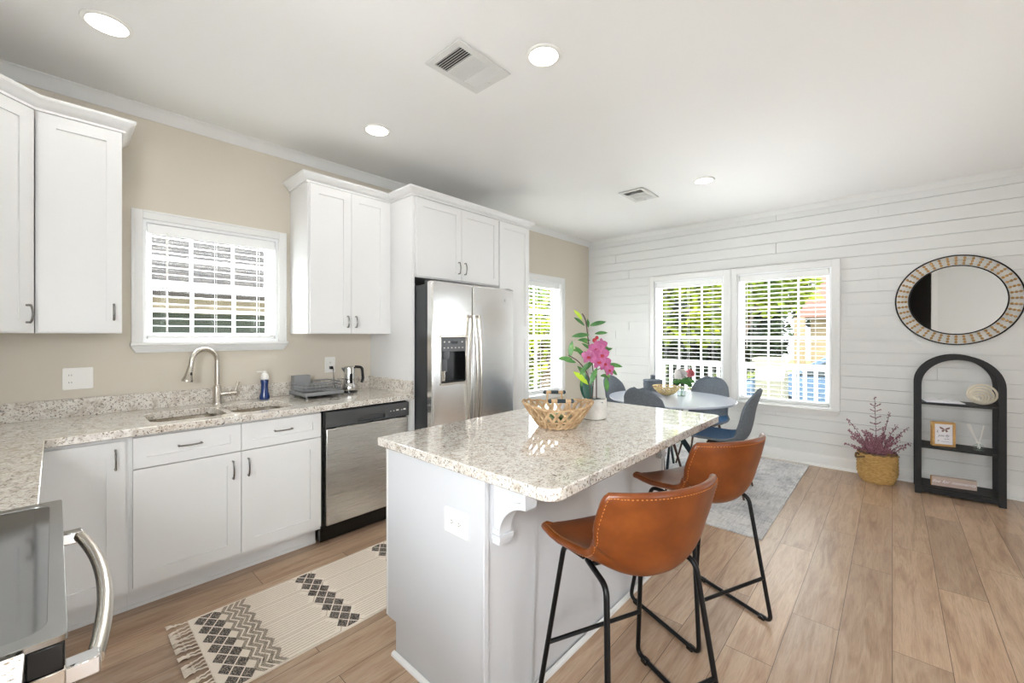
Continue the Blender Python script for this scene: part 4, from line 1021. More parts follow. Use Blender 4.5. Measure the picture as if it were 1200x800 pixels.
for xa, xb in ((.66, .86), (1.03, 1.32), (1.49, 1.71)):
    cw = W_/4
    for c_ in range(4):
        yc = RY0+cw*(c_+.5)
        for q in range(-3, 4):
            y = yc+q*cw/9.2; ind = abs(q)*.011
            seg_line((xa-.05+ind*1.0, y), (xb+.04-ind, y))
        for hw_ in (.46,):
            P_ = [(xa-.075, yc), (xa-.035, yc+cw*hw_), (xb+.025, yc+cw*hw_), (xb+.065, yc), (xb+.025, yc-cw*hw_), (xa-.035, yc-cw*hw_)]
            for i in range(6): seg_line(P_[i], P_[(i+1) % 6], .004)
ru = mesh('woven_field', m_, ['rugcream', 'rugblack', 'rugmid', 'rugline'], t, smooth=0)
rr = random.Random(5)
for k in range(22):
    y = RY0+.015+k*(W_-.03)/21; m_ = MB(); ang = rr.uniform(-.35, .35)
    x = RX0; pts = [(x+.002, y, .006)]
    for q in range(1, 5): pts.append((x-.011*q, y+ang*.011*q+rr.uniform(-.002, .002), .006+.003*(q % 2)))
    m_.tube(catmull(pts, 2), .0032, 6)
    m_.sphere((x-.045, y+ang*.045, .0075), .0062, 8, 5)
    for q in range(6):
        a = ang+rr.uniform(-.5, .5); m_.tube([(x-.045, y+ang*.045, .006), (x-.062, y+ang*.045+a*.018, .009), (x-.078, y+ang*.045+a*.036, .004)], [.002, .0028, .0022], 5)
    mesh('tassel', m_, 'rugcream', t)

# ================================================================== DINING SET
TC = Vector((4.09, 1.62, 0)); TR = .585; TZ = .75
t = thing('dining_table', 'round pale dining table with crossed dark legs', 'table', (TC.x, TC.y, .0095))
mesh('tabletop', MB().lathe([(TR-.03, TZ-.024), (TR-.006, TZ-.018), (TR, TZ-.008), (TR-.003, TZ), (.001, TZ)], (TC.x, TC.y, 0), 72), 'tabletop', t)
mesh('hub', MB().lathe([(.06, TZ-.05), (.16, TZ-.04), (.16, TZ-.0245), (.001, TZ-.0245)], (TC.x, TC.y, 0), 24), 'tealmetal', t)
for k in range(4):
    a = R(12)+pi/2*k; d_ = Vector((cos(a), sin(a), 0)); s_ = Vector((-sin(a), cos(a), 0)); m_ = MB(); off_ = s_*.02
    p0 = TC+d_*.34+Vector((0, 0, .0105))+off_; p1 = TC-d_*.13+Vector((0, 0, TZ-.05))+off_
    ax_ = (p1-p0).normalized(); n_ = ax_.cross(s_).normalized(); vs = []
    for p in (p0, p1):
        for u_, v_ in ((-1, -1), (1, -1), (1, 1), (-1, 1)): 
            q = p+n_*(u_*.03)+s_*(v_*.009)
            if p is p0: q.z = p0.z
            vs.append(q)
    m_.add(vs, [(3, 2, 1, 0), (4, 5, 6, 7), (0, 1, 5, 4), (1, 2, 6, 5), (2, 3, 7, 6), (3, 0, 4, 7)]); mesh('leg', m_, 'tealmetal', t, bevel=.002)
cp_ = [Vector((p.x, p.y)) for p in catmull([(.215, .462, 0), (.20, .475, 0), (.10, .468, 0), (-.04, .448, 0), (-.13, .455, 0), (-.185, .50, 0), (-.215, .60, 0), (-.235, .72, 0), (-.262, .815, 0), (-.285, .885, 0)], 4)]
def chair_fn(u, v):
    f_ = v*(len(cp_)-1); i = min(int(f_), len(cp_)-2); s_ = f_-i; p = cp_[i].lerp(cp_[i+1], s_)
    hw = interp([(0, (.14,)), (.05, (.19,)), (.2, (.225,)), (.42, (.22,)), (.55, (.185,)), (.75, (.187,)), (.86, (.168,)), (.93, (.132,)), (.97, (.09,)), (1, (.04,))], v)[0]
    up_ = interp([(0, (0,)), (.2, (.012,)), (.42, (.045,)), (.55, (.03,)), (1, (0,))], v)[0]; fw = interp([(0, (0,)), (.42, (.02,)), (.6, (.06,)), (.85, (.045,)), (1, (.01,))], v)[0]
    a = abs(u); return Vector((u*hw, p.x+fw*a**2.2, p.y+up_*a**2.4))
def make_chair(label, loc, rot):
    t = thing('dining_chair', label, 'chair', loc, rot, 'blue-grey dining chairs around the round table')
    m_, loop = grid_shell(chair_fn, 14, 36, -.02)
    q_ = 0
    for j_ in range(36):
        for i_ in range(14):
            if j_ >= 19: m_.m[q_] = 1
            q_ += 2
    # inside blue, outside grey
    sh = mesh('seat_shell', m_, ['velvet', 'greyfab'], t, world=False, smooth=60)
    mesh('edge_piping', MB().tube([p for p, n_ in loop], .0105, 7, closed=True), 'greyfab', sh, world=False, smooth=80)
    for sx in (-1, 1):
        for sy in (-1, 1):
            mesh('leg', MB().tube([(sx*.12, sy*.10-.01, .425), (sx*.21, sy*.19-.01, .004)], [.013, .008], 10), 'bronze', t, world=False)
    mesh('under_frame', MB().box((-.13, -.12, .412), (.13, .10, .424)).tube([(-.12, .09, .43), (.12, .09, .43)], .009, 8).tube([(-.12, -.11, .43), (.12, -.11, .43)], .009, 8), 'bronze', t, world=False)
    return t
ZR = .0095
c1 = make_chair('blue-grey dining chair seen in profile in front of the right window', (3.99, 1.11, ZR), R(4))
def dup_chair(label, loc, rot):
    c = copy_tree(c1); c.location = loc; c.rotation_euler = (0, 0, rot); c['label'] = label; return c
dup_chair('grey-backed dining chair between the island and the table, facing the windows', (3.685, 1.60, ZR), R(-94))
dup_chair('dining chair behind the table with its back to the window mullion', (4.60, 1.475, ZR), R(88))
dup_chair('dining chair on the far left of the table by the beige wall', (4.19, 2.08, ZR), R(176))
# table decor
tz = TZ+.0004
def at(u, v, z):
    f_ = 488.9; tt_ = (u-600)/f_; rx = cos(YAW)+sin(YAW)*tt_; ry = sin(YAW)-cos(YAW)*tt_; k = (z-H)/((392.58-v)/f_); return Vector((rx*k, ry*k, z))
p = at(783, 463.5, tz)+Vector((.03, .03, 0)); 
t = thing('openwork_bowl', 'small pale gold openwork bowl on the dining table', 'bowl', p)
m_ = MB(); rr = random.Random(2); N_ = 26
def gb(a, h_): r_ = .035+.105*h_**.6*(1 if h_ < .8 else 1)-.006*h_; return Vector((r_*cos(a), r_*sin(a), .006+h_*.085))
for k in range(N_):
    for sg in (1, -1): m_.tube([gb(2*pi*k/N_+sg*.55*i/5+rr.uniform(-.03, .03), i/5) for i in range(6)], .0045, 5)
for h_ in (0, 1): m_.tube([gb(2*pi*i/32, h_) for i in range(32)], .005, 6, closed=True)
mesh('lattice', m_, 'gold', t, world=False)
p = at(770, 459, tz)+Vector((.10, .09, 0))
t = thing('lidded_canister', 'dark grey lidded canister behind the openwork bowl', 'canister', p)
mesh('jar', MB().lathe([(.085, 0), (.10, .01), (.105, .08), (.10, .10)], (0, 0, 0), 32), 'greyfab', t, world=False)
mesh('lid', MB().lathe([(.104, .1005), (.108, .108), (.10, .118), (.03, .124), (.026, .15), (.03, .165), (.02, .17), (.001, .17)], (0, 0, 0), 32), 'greyfab', t, world=False)
p = at(798.5, 464, tz)
t = thing('flower_vase', 'small clear glass vase on the dining table', 'vase', p)
mesh('glass', MB().plate(rrect(-.032, -.032, .032, .032, .006, 3), [rrect(-.028, -.028, .028, .028, .004, 3)], 0, .085).plate(rrect(-.032, -.032, .032, .032, .006, 3), [], 0, .006), 'clear', t, world=False, smooth=30)
def peony(c, r_, seed):
    m_ = MB(); q = random.Random(seed)
    for k in range(60):
        z = q.uniform(-.5, 1); a = q.uniform(0, 2*pi); s_ = math.sqrt(max(0, 1-z*z)); d_ = Vector((s_*cos(a), s_*sin(a), z)); m_.leaf(c+d_*r_*.35, d_+Vector((q.uniform(-.3,.3), q.uniform(-.3,.3), q.uniform(-.3,.3))), r_*.75, r_*.8, .4, up=Vector((-d_.y, d_.x, .3)), n=4)
    return m_
for nm, lab, off_, r_, mt in (('peony_stem', 'white peony in the glass vase', rv*-.008+Vector((0, 0, .215)), .062, 'whitepeony'), ('peony_stem', 'pink peony in the glass vase, right of the white one', rv*.085+Vector((0, 0, .225)), .045, 'pinkpeony')):
    t = thing(nm, lab, 'flower', p+Vector((0, 0, .0075)), 0)
    mesh('bloom', peony(off_-Vector((0, 0, .0075)), r_, 4), mt, t, world=False, smooth=80)
    mesh('stem', MB().tube(catmull([(rv*(.002 if off_.x < 0 else -.006)), (off_-rv*0)*.5, off_-Vector((0, 0, .02))], 4), .0025, 6), 'leaf', t, world=False)
    m_ = MB()
    for k in range(6):
        a = k*1.1+(0 if mt == 'whitepeony' else .5); m_.leaf(off_*.72, rv*cos(a)+Vector((0, 0, -.25+.3*sin(a)))+fv*.5*sin(a*2), .085, .042, .25, up=-fv+Vector((0, 0, .5)))
    mesh('leaves', m_, 'leaf', t, world=False, smooth=80)

# ================================================================== MIRROR
mc = Vector((XE-.016, -.415, 1.672))
t = thing('round_mirror', 'round wall mirror framed with spokes of wooden beads', 'mirror', (XE, mc.y, mc.z-.39))
def ring(m_, r_, tr, x, n=96, fl=1): m_.tube([(x, mc.y+r_*cos(2*pi*i/n), mc.z+r_*sin(2*pi*i/n)) for i in range(n)], tr, 8, closed=True, flat=fl)
mesh('mirror_glass', MB().lathe([(.001, XE-.018), (.298, XE-.018), (.298, XE-.012), (.001, XE-.012)][::-1], (0, mc.y, mc.z), 96, axis='x'), 'mirror', t)
m_ = MB(); ring(m_, .302, .0055, XE-.016); mesh('inner_ring', m_, 'black', t)
m_ = MB(); ring(m_, .392, .0055, XE-.016); mesh('outer_ring', m_, 'black', t)
sp = None
for k in range(44):
    a = 2*pi*k/44; m_ = MB()
    for j, r_ in enumerate((.3225, .3465, .3705)): m_.sphere((0, r_, 0), .0105, 8, 6)
    m_.tube([(0, .305, 0), (0, .390, 0)], .0025, 5)
    if sp is None:
        sp = mesh('bead_spoke', m_, 'bead', t, world=False); sp.location = (-.016, 0, .39)
    else:
        c_ = sp.copy(); C.objects.link(c_); c_.parent = t; c_.rotation_euler = (a, 0, 0)

# ================================================================== ARCHED SHELF
SX0, SX1 = 5.03, 5.325; SY0, SY1 = -.664, -.144; SC = (SY0+SY1)/2; SR = (SY1-SY0)/2; SPR = 1.198-SR; PW = .042
t = thing('arched_shelf', 'black arched bookshelf against the shiplap wall', 'bookshelf', ((SX0+SX1)/2, SC, 0))
for x0, x1 in ((SX0, SX0+.022), (SX1-.022, SX1)):
    outer = [(SY0, 0)]+[(SC-SR*cos(pi*i/28), SPR+SR*sin(pi*i/28)) for i in range(29)]+[(SY1, 0)]
    inner = [(SY1-PW, 0)]+[(SC+(SR-PW)*cos(pi*i/28), SPR+(SR-PW)*sin(pi*i/28)) for i in range(29)]+[(SY0+PW, 0)]
    m_ = MB(); n1 = len(outer); ring_o = outer; ring_i = inner[::-1]; vs = []
    for x in (x0, x1): vs += [(x, p[0], p[1]) for p in ring_o]+[(x, p[0], p[1]) for p in ring_i]
    k = n1; fs = []
    for i in range(n1-1):
        fs += [(i, k+i, k+i+1, i+1), (2*k+i, 2*k+i+1, 3*k+i+1, 3*k+i), (i, i+1, 2*k+i+1, 2*k+i), (k+i, 3*k+i, 3*k+i+1, k+i+1)]
    fs += [(0, 2*k, 3*k, k), (n1-1, k+n1-1, 3*k+n1-1, 2*k+n1-1)]
    m_.add(vs, fs); mesh('arch_frame', m_, 'blackwood', t, smooth=25, bevel=.001)
SHZ = (.787, .413, .072)
for z in SHZ: mesh('shelf', MB().box((SX0+.022, SY0+.008, z-.018), (SX1-.022, SY1-.008, z)).box((SX0+.006, SY0+PW, z-.018), (SX0+.022, SY1-PW, z)), 'blackwood', t, smooth=0, bevel=.001)
mesh('bottom_rail', MB().box((SX0+.004, SY0+PW, .018), (SX0+.022, SY1-PW, .053)), 'blackwood', t, smooth=0)
# contents
def TM(x, y, z, rot=0): return Matrix.Translation((x, y, z)) @ Matrix.Rotation(rot, 4, 'Z')
FACE = Matrix(((0,0,-1,0),(-1,0,0,0),(0,1,0,0),(0,0,0,1)))     # text plane -> facing -x, reads along -y
z = SHZ[1]+.0003
t = thing('butterfly_picture_frame', 'small oak box frame with a butterfly print on the middle shelf', 'picture frame', (5.12, -.325, z), R(16))
mesh('frame', MB().box((-.005, -.0725, 0), (.04, -.058, .205)).box((-.005, .058, 0), (.04, .0725, .205)).box((-.005, -.058, 0), (.04, .058, .016)).box((-.005, -.058, .189), (.04, .058, .205)), 'oak', t, world=False, bevel=.001)
pr = mesh('print', MB().box((.006, -.058, .016), (.012, .058, .189)), 'paper', t, world=False, smooth=0)
m_ = MB()
for sg in (-1, 1):
    for pts in ([(0, 0), (.012, .012), (.034, .022), (.030, .004), (.012, -.004)], [(0, -.002), (.014, -.006), (.022, -.016), (.012, -.026), (.003, -.016)]):
        vs = [(.0055, -(sg*a_+.008), .145+b_) for a_, b_ in pts]; m_.add(vs, [tuple(range(5)) if sg > 0 else tuple(range(5))[::-1]])
mesh('butterfly', m_, 'moth', pr, world=False, smooth=0)
for body, sz, zz_, yy in (('L', .03, .125, .038), ('you fly', .026, .09, 0), ('so far', .014, .063, -.02), ('T  ~~~~', .022, .04, .004)):
    text_mesh('lettering', body, sz, Matrix.Translation((.0052, yy, zz_)) @ FACE, 'ink', pr, shear=.35)
z = SHZ[1]+.0003
t = thing('reed_diffuser', 'glass reed diffuser with white sticks on the middle shelf', 'reed diffuser', (5.13, -.525, z))
mesh('bottle', MB().lathe([(.03, 0), (.033, .004), (.033, .034), (.028, .042), (.012, .05), (.012, .058)], (0, 0, 0), 24), 'clear', t, world=False)
mesh('liquid', MB().lathe([(.029, .004), (.029, .018), (.001, .018)], (0, 0, 0), 20), 'clear', t, world=False)
mesh('collar', MB().lathe([(.0125, .058), (.014, .06), (.014, .068), (.006, .07)], (0, 0, 0), 20), 'plate', t, world=False)
m_ = MB()
for a_, b_ in ((.055, .02), (.065, .0), (.047, -.01), (.05, .03), (-.035, .01), (-.028, -.01)): m_.tube([(b_*-.2, a_*-.15, .02), (b_, a_, .21)], .0034, 6)
for q in m_.v[:0]: pass
mesh('reeds', m_, 'plate', t, world=False)
z = SHZ[2]+.0003
t = thing('block_sign', 'long blush wooden block sign with script lettering on the bottom shelf', 'sign', (5.12, -.385, z), R(9))
mesh('block', MB().box((0, -.135, 0), (.035, .135, .078)), 'blush', t, world=False, bevel=.001)
mesh('end_grain', MB().box((0.0005, .135, 0), (.0345, .1375, .0775)), 'oak', t, world=False, smooth=0)
text_mesh('lettering', 'live for moments', .038, Matrix.Translation((-.0008, 0.005, .04)) @ FACE, 'paper', bpy.data.objects['block'], shear=.5)
z = SHZ[0]+.0003
t = thing('coil_sculpture', 'cream ceramic coil sculpture on the top shelf', 'sculpture', (5.14, -.545, z), R(-12))
m_ = MB()
for i, r_ in enumerate((.078, .064, .05, .036, .022, .010)):
    cz_ = .0885-i*.0075; m_.tube([(-.006*i, .004*i+r_*1.05*cos(2*pi*k/36), cz_+r_*sin(2*pi*k/36)) for k in range(36)], .0075 if i < 5 else .006, 8, closed=True)
m_.tube([(.03, -.02, .008), (.02, -.01, .05), (.0, 0, .0885)], .006, 6); m_.tube([(.045, .03, .006), (.02, .02, .03), (-.005, .0, .03)], .005, 6)
mesh('coil', m_, 'cream', t, world=False)
b0 = thing('magazine', 'open pale magazine lying on the top shelf', 'book', (5.17, -.32, z), R(8))
m_ = MB()
for sg in (-1, 1):
    pts = [(0, .006), (.03, .016), (.07, .014), (.115, .006)]
    top = [(sg*a_, b_) for a_, b_ in pts]; n = 4
    vs = [(x, p_[0], p_[1]) for x in (-.1, .1) for p_ in top]+[(x, sg*a_, .001) for x in (-.1, .1) for a_, b_ in pts]
    fs = [(i, i+1, 4+i+1, 4+i) for i in range(3)]+[(8+i, 12+i, 12+i+1, 8+i+1) for i in range(3)]+[(3, 11, 15, 7), (0, 4, 12, 8)]+[(i, 8+i, 8+i+1, i+1) for i in range(3)]+[(4+i, 5+i, 13+i, 12+i) for i in range(3)]
    m_.add(vs, fs)
mesh('pages', m_, 'paper', b0, world=False, smooth=50)
mesh('cover', MB().box((-.102, -.118, 0), (.102, .118, .0012)), 'bookblue', b0, world=False, smooth=0)
# ================================================================== BASKET PLANT
bp = Vector((5.165, .105, 0))
t = thing('seagrass_basket', 'round woven seagrass basket on the floor under the right window end', 'basket', bp)
m_ = MB(); rows = 17
def bprof(h_): return .105+.035*min(1, h_*3)**.6-.008*max(0, h_-.7)
prof = []
m_.lathe([(.001, .004), (.108, .004), (.128, .03), (.138, .10), (.138, .2), (.134, .262), (.126, .262), (.13, .2), (.12, .03), (.001, .02)], (0, 0, 0), 36, cap=False)
for r_i in range(rows):
    h_ = r_i/(rows-1); z = .008+h_*.255; rr_ = bprof(h_)
    n = 56; m_.tube([((rr_+.004*sin(a*14+pi*(r_i % 2)))*cos(a), (rr_+.004*sin(a*14+pi*(r_i % 2)))*sin(a), z+.002*sin(a*7)) for a in [2*pi*k/n for k in range(n)]], .0085, 6, closed=True)
mesh('woven_body', m_, 'seagrass', t, world=False)
m_ = MB(); m_.tube([(.137*cos(2*pi*k/40), .137*sin(2*pi*k/40), .268) for k in range(40)], .009, 8, closed=True); mesh('rim_cord', m_, 'rope', t, world=False)
for sg in (-1, 1):
    c_ = rv*(sg*.142); o_ = rv*(sg*1.0); m_ = MB(); m_.tube(catmull([c_+fv*.03+Vector((0,0,.245)), c_+o_*.035+fv*.02+Vector((0,0,.262)), c_+o_*.055+Vector((0,0,.23)), c_+o_*.035-fv*.02+Vector((0,0,.235)), c_-fv*.03+Vector((0,0,.24))], 5), .008, 8); mesh('handle', m_, 'rope', t, world=False)
t = thing('heather_plant', 'dusky pink heather bush standing in the seagrass basket', 'plant', bp+Vector((0, 0, .03)))
rr = random.Random(11); stems = MB(); bl = MB()
def sprig(base, tip, bend, dens, r_, spread):
    pts = catmull([base, base.lerp(tip, .5)+bend, tip], 6); stems.tube(pts, .0018, 5)
    for i, p in enumerate(pts[3:]):
        for k in range(dens):
            q = p+Vector((rr.uniform(-1, 1), rr.uniform(-1, 1), rr.uniform(-1, 1)))*spread; s_ = r_*rr.uniform(.6, 1.2)
            bl.add([q+Vector((s_,0,0)), q+Vector((-s_,0,0)), q+Vector((0,s_,0)), q+Vector((0,-s_,0)), q+Vector((0,0,s_*1.3)), q+Vector((0,0,-s_*1.3))], [(0,2,4),(2,1,4),(1,3,4),(3,0,4),(2,0,5),(1,2,5),(3,1,5),(0,3,5)])
for k in range(46):
    a = rr.uniform(0, 2*pi); el = rr.uniform(.35, 1.25); L_ = rr.uniform(.10, .22)
    b_ = Vector((rr.uniform(-.07, .07), rr.uniform(-.07, .07), .19)); tip = b_+Vector((cos(a)*cos(el), sin(a)*cos(el), sin(el)))*L_+Vector((0, 0, .03))
    if bp.x+tip.x > XE-.02: tip.x = XE-.03-bp.x
    sprig(b_, tip, Vector((0, 0, .02)), 4, .0055, .012)
for a_, z_, dn_ in ((-.03, .76, 2), (-.25, .54, 4), (-.28, .45, 5), (-.22, .38, 5), (.09, .46, 5), (.14, .60, 2), (.19, .48, 5), (.20, .40, 5), (.30, .32, 3), (-.24, .30, 5), (.27, .47, 2), (.06, .40, 6), (.13, .38, 6), (-.10, .44, 4)):
    sprig(rl(a_*.15, .19), rl(a_, z_, rr.uniform(-.02, .03)), Vector((0, 0, .03)), dn_, .0055, .009 if dn_ < 3 else .014)
for z_ in (.44, .50, .56, .62, .67):
    for sg in (-1, 1): sprig(rl(-.015, z_), rl(-.015+sg*.05, z_+.02), Vector((0, 0, 0)), 1, .004, .003)
mesh('stems', stems, 'twig', t, world=False); mesh('blooms', bl, 'heather', t, world=False, smooth=0)

# ================================================================== CEILING FIXTURES
def downlight(x, y, label, power=LAMP_W):
    t = thing('recessed_light', label, 'ceiling light', (x, y, ZC-.006), 0, 'round recessed ceiling lights')
    mesh('trim_ring', MB().lathe([(.070, ZC-.008), (.078, ZC-.0095), (.086, ZC-.006), (.088, ZC-.0005), (.07, ZC-.0005)], (x, y, 0), 40, cap=False), 'plate', t)
    mesh('diffuser', MB().lathe([(.001, ZC-.006), (.071, ZC-.006), (.071, ZC-.002)], (x, y, 0), 40), 'glow', t)
    l = lamp('downlight_lamp', 'AREA', (0, 0, -.008), (0, 0, -1), power, .13, None, (.98, .985, 1), t)
    return t
downlight(.158, 2.568, 'recessed ceiling light at the upper left above the corner counter')
downlight(1.459, 2.555, 'recessed ceiling light above the dishwasher end of the counter')
downlight(1.624, 1.27, 'recessed ceiling light directly above the island, beside the vent')
downlight(3.891, 1.238, 'recessed ceiling light above the dining area')
for x, y in ((.9, -.9), (2.6, -1.1), (4.2, -1.4), (1.6, -2.4)): downlight(x, y, 'recessed ceiling light behind the camera, outside the frame')
def vent(x0, x1, y0, y1, label):
    t = thing('ceiling_vent', label, 'vent', ((x0+x1)/2, (y0+y1)/2, ZC-.012), 0, 'white three-section ceiling vents')
    bo = .034; secs = []; xs0, xs1 = x0+bo, x1-bo-.012; wS = (xs1-xs0-.03)/3
    for k in range(3): secs.append((xs0+k*(wS+.015), xs0+k*(wS+.015)+wS))
    m_ = MB(); m_.plate([(x0, y0), (x1, y0), (x1, y1), (x0, y1)], [[(a, y0+bo), (b, y0+bo), (b, y1-bo), (a, y1-bo)] for a, b in secs], ZC-.010, ZC-.004)
    mesh('frame', m_, 'ventgrey', t, smooth=0, bevel=.001)
    mesh('duct', MB().box((x0+.01, y0+.01, ZC-.003), (x1-.01, y1-.01, ZC-.0006)), 'duct', t, smooth=0)
    for k, (a, b) in enumerate(secs):
        tl = (42, 8, -48)[k]; m_ = MB(); n = 6
        if k == 1:
            for i in range(9):
                x = a+(b-a)*(i+.5)/9; m_.box((x-.0033, y0+bo, ZC-.0095), (x+.0033, y1-bo, ZC-.0045))
        else:
            for i in range(n):
                x = a+(b-a)*(i+.5)/n; dx = .0075*cos(R(tl)); dz = .0075*sin(R(tl)); zc = ZC-.0075
                dz = max(-.0035, min(.0035, dz))
                m_.add([(x-dx, y0+bo, zc-dz), (x+dx, y0+bo, zc+dz), (x+dx, y1-bo, zc+dz), (x-dx, y1-bo, zc-dz), (x-dx, y0+bo, zc-dz+.001), (x+dx, y0+bo, zc+dz+.001), (x+dx, y1-bo, zc+dz+.001), (x-dx, y1-bo, zc-dz+.001)], [(3,2,1,0),(4,5,6,7),(0,1,5,4),(1,2,6,5),(2,3,7,6),(3,0,4,7)])
        mesh('louvres', m_, 'ventgrey', t, smooth=0)
    mesh('damper_lever', MB().box((x1-.03, (y0+y1)/2-.003, ZC-.016), (x1-.018, (y0+y1)/2+.003, ZC-.010)), 'ventgrey', t, smooth=0)
vent(1.262, 1.614, 1.484, 1.745, 'rectangular white ceiling vent above the island, nearer the camera')
vent(3.68, 4.038, 1.714, 1.958, 'small-looking white ceiling vent above the dining table')

# ================================================================== OUTSIDE
o = mesh('lawn', MB().box((XE+.6, -14, -.75), (40, 40, -.6)).box((-12, YN+.4, -.75), (XE+.6, 40, -.6)), 'grass', smooth=0); setp(o, kind='structure'); o.name = 'ground'
o = mesh('street', MB().box((10.2, -14, -.6), (15.5, 22, -.585)), 'asphalt', smooth=0); setp(o, kind='structure')
o = mesh('porch_floor', MB().box((XE+.16, -4.5, -.6), (7.25, 3.6, -.02)), 'deck', smooth=0); setp(o, kind='structure')
t = thing('porch_railing', 'white porch railing with square balusters outside the paired windows', 'railing', (7.05, 1.5, -.02))
mesh('top_rail', MB().box((7.02, -3, .90), (7.09, 3.5, .95)), 'vinyl', t); mesh('bottom_rail', MB().box((7.035, -3, .06), (7.075, 3.5, .10)), 'vinyl', t)
y = -.6; bal = None
while y < 3.45:
    if not (1.05 < y < 1.55):
        if bal is None: bal = mesh('baluster', MB().box((-.017, -.02, .12), (.018, .02, .92)), 'vinyl', t, world=False); bal.location = (0, y-1.5, 0)
        else: c_ = bal.copy(); C.objects.link(c_); c_.parent = t; c_.location = (0, y-1.5, 0)
    y += .125
t = thing('porch_pier', 'wide cream porch pier with a cap outside the right window', 'pier', (7.05, 1.29, -.02))
mesh('shaft', MB().box((6.84, 1.12, -.019), (7.2, 1.47, .98)), 'postpaint', t); mesh('cap', MB().box((6.81, 1.09, .98), (7.23, 1.50, 1.04)), 'postpaint', t)
# car
t = thing('parked_car', 'pale blue car parked beyond the porch railing', 'car', (12.3, .6, -.585))
side = [(-2.2, .35), (-2.2, .75), (-2.05, .92), (-1.5, .98), (-.9, 1.42), (.5, 1.46), (1.25, 1.0), (2.1, .86), (2.25, .6), (2.22, .35)]
m_ = MB(); m_.M = Matrix(((0,0,1,0),(1,0,0,0),(0,1,0,0),(0,0,0,1))); m_.prism(side, -.85, .85); mesh('body', m_, 'carpaint', t, world=False, smooth=40, bevel=.05)
m_ = MB(); m_.M = Matrix(((0,0,1,0),(1,0,0,0),(0,1,0,0),(0,0,0,1)))
m_.prism([(-1.35, 1.02), (-.85, 1.36), (-.25, 1.38), (-.25, 1.02)], -.865, .865); m_.prism([(-.18, 1.02), (-.18, 1.38), (.45, 1.38), (1.05, 1.02)], -.865, .865); mesh('side_glass', m_, 'carglass', t, world=False, smooth=0)
for y in (-1.4, 1.4):
    for s_ in (-1, 1): mesh('wheel', MB().lathe([(.12, -.1), (.33, -.1), (.33, .1), (.12, .1)], (s_*.78, y, .335), 24, axis='x'), 'tyre', t, world=False)
# neighbour seen through the sink window
t = thing('neighbour_house', 'green-sided house with a grey shingle roof seen through the sink window', 'house', (-.4, 9, -.6))
mesh('wall', MB().box((-7.5, 7.35, -.6), (3.6, 12, 1.72)), 'greenwall', t, smooth=0)
mesh('fascia', MB().box((-7.9, 6.95, 1.66), (4.0, 7.02, 1.90)).box((-7.9, 7.02, 1.66), (4.0, 7.35, 1.70)), 'fascia', t, smooth=0)
m_ = MB(); m_.add([(-8, 6.9, 1.86), (4.05, 6.9, 1.86), (4.05, 12, 4.85), (-8, 12, 4.85), (-8, 6.9, 1.92), (4.05, 6.9, 1.92), (4.05, 12, 4.91), (-8, 12, 4.91)], [(3,2,1,0),(4,5,6,7),(0,1,5,4),(1,2,6,5),(2,3,7,6),(3,0,4,7)])
mesh('roof', m_, 'shingle', t, smooth=0)
t = thing('distant_house', 'tan house with a pinkish roof beyond the right window', 'house', (21, -.6, -.6))
mesh('wall', MB().box((18.5, -5, -.6), (24, 2.2, 2.0)), 'tanwall', t, smooth=0)
m_ = MB(); m_.add([(18, -5.5, 2.0), (18, 2.55, 2.0), (24.5, 2.55, 2.0), (24.5, -5.5, 2.0), (21.2, -2.5, 5.2), (21.2, 1.4, 5.2)], [(0, 4, 5, 1), (1, 5, 2), (2, 5, 4, 3), (3, 4, 0), (0, 1, 2, 3)]); mesh('roof', m_, 'pinkroof', t, smooth=0)
mesh('porch_column', MB().box((17.9, 2.3, -.6), (18.2, 2.62, 2.0)), 'tanwall', t, smooth=0)
mesh('window', MB().box((18.46, .2, .4), (18.5, 1.3, 1.6)), 'carglass', t, smooth=0)
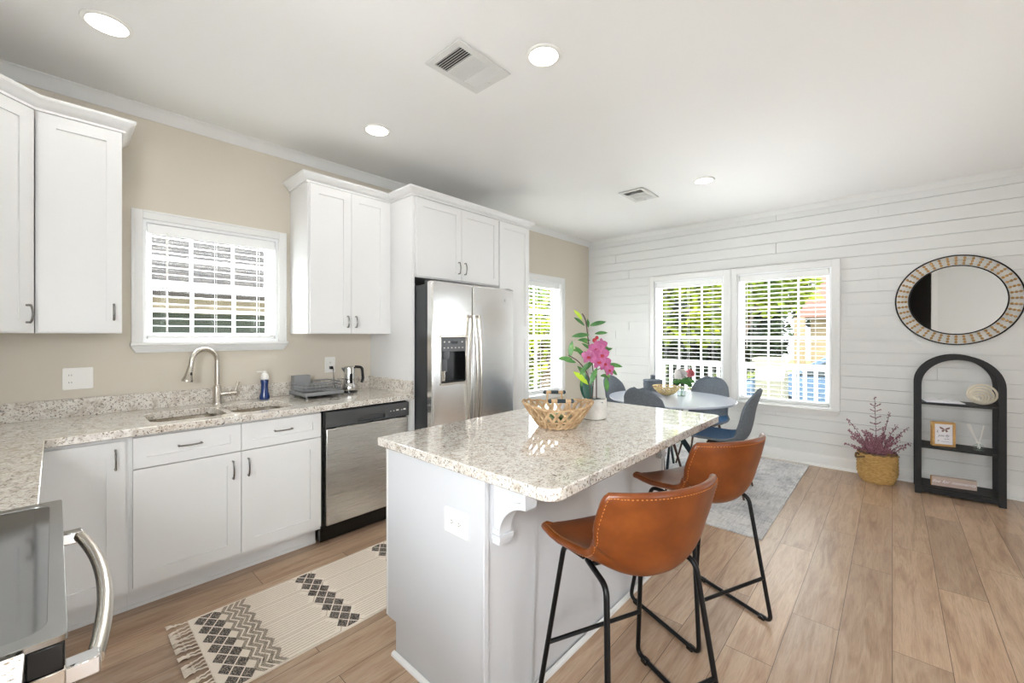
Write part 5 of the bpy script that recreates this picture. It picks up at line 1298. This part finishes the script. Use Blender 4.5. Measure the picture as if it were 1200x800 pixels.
def tree(label, x, y, r_, hz, n, mt, seed, lf=.2, kind='tree', trunk=True):
    t = thing('leafy_tree', label, 'tree', (x, y, -.6), 0, 'trees outside the windows'); q = random.Random(seed); m_ = MB()
    blobs = [(q.uniform(-.6, .6)*r_, q.uniform(-.6, .6)*r_, hz+q.uniform(-.75, .75)*r_*1.15, r_*q.uniform(.35, .6)) for _ in range(11)]
    for k in range(n):
        b = q.choice(blobs); z = q.uniform(-1, 1); a = q.uniform(0, 2*pi); s_ = math.sqrt(1-z*z); rad = b[3]*q.uniform(.75, 1.05)
        c = Vector((b[0]+s_*cos(a)*rad, b[1]+s_*sin(a)*rad, b[2]+z*rad)); 
        if c.z < .05: c.z = .05+q.uniform(0, .3)
        d_ = Vector((q.uniform(-1, 1), q.uniform(-1, 1), q.uniform(-.7, .5))).normalized(); u_ = Vector((q.uniform(-1, 1), q.uniform(-1, 1), 1.2)); sd_ = d_.cross(u_).normalized(); L_ = lf*q.uniform(.6, 1.3)
        m_.add([c, c+d_*L_*.5+sd_*L_*.3, c+d_*L_, c+d_*L_*.5-sd_*L_*.3], [(0, 1, 2, 3)])
    mesh('crown', m_, mt, t, world=False, smooth=0)
    if trunk: 
        m_ = MB(); m_.tube([(0, 0, 0), (.05, 0, hz*.5), (0, .05, hz)], [.16*r_/1.6, .12*r_/1.6, .06], 8)
        for k in range(4): a = k*1.6; m_.tube([(0, 0, hz*.5), (cos(a)*r_*.5, sin(a)*r_*.5, hz*1.1)], [.06, .02], 6)
        mesh('trunk', m_, 'bark', t, world=False)
tree('bright yellow-green tree filling the upper left window', 10.0, 4.9, 1.9, 2.9, 7000, 'treeleaf', 1, .22)
tree('bright leafy tree between the two paired windows', 10.6, 2.6, 1.5, 3.4, 5200, 'treeleaf', 2, .22)
for k, (x_, y_, r_, h_, lab) in enumerate(((17, 8.2, 2.6, 2.4, 'dark evergreen at the left edge of the left paired window'), (17.5, 5.6, 2.2, 2.6, 'dark evergreen behind the left paired window'), (18.2, 4.3, 1.35, 2.2, 'dark evergreen beside the distant house'), (28.5, 2.6, 2.4, 5.0, 'tall dark tree rising behind the distant house roof'),
        (23, 9.5, 3.4, 3.2, 'broad dark tree far behind at the left'), (25.5, 6.4, 2.8, 3.6, 'broad dark tree far behind in the middle'), (30, -3, 3.2, 5, 'dark tree behind the right end of the distant house'))):
    tree(lab, x_, y_, r_, h_, 6000, 'treedark', 30+k, .34)
tree('dense green tree outside the window beyond the pantry', 8.1, 6.3, 1.7, 2.3, 7000, 'treeleaf', 6, .2)
tree('second bright green tree outside the window beyond the pantry', 10.6, 8.0, 2.1, 2.6, 7000, 'treeleaf', 16, .24)
for k, (x_, y_, r_, h_, lab) in enumerate(((11.8, 9.3, 2.2, 2.4, 'dark tree behind the one beyond the pantry window'), (14.5, 12.5, 2.6, 2.8, 'farther dark tree beyond the pantry window'), (9.2, 11.5, 2.2, 2.6, 'dark tree left of the others beyond the pantry window'), (6.2, 9.6, 1.5, 2.9, 'green tree right of the neighbouring house'))):
    tree(lab, x_, y_, r_, h_, 6000, 'treedark', 50+k, .3)
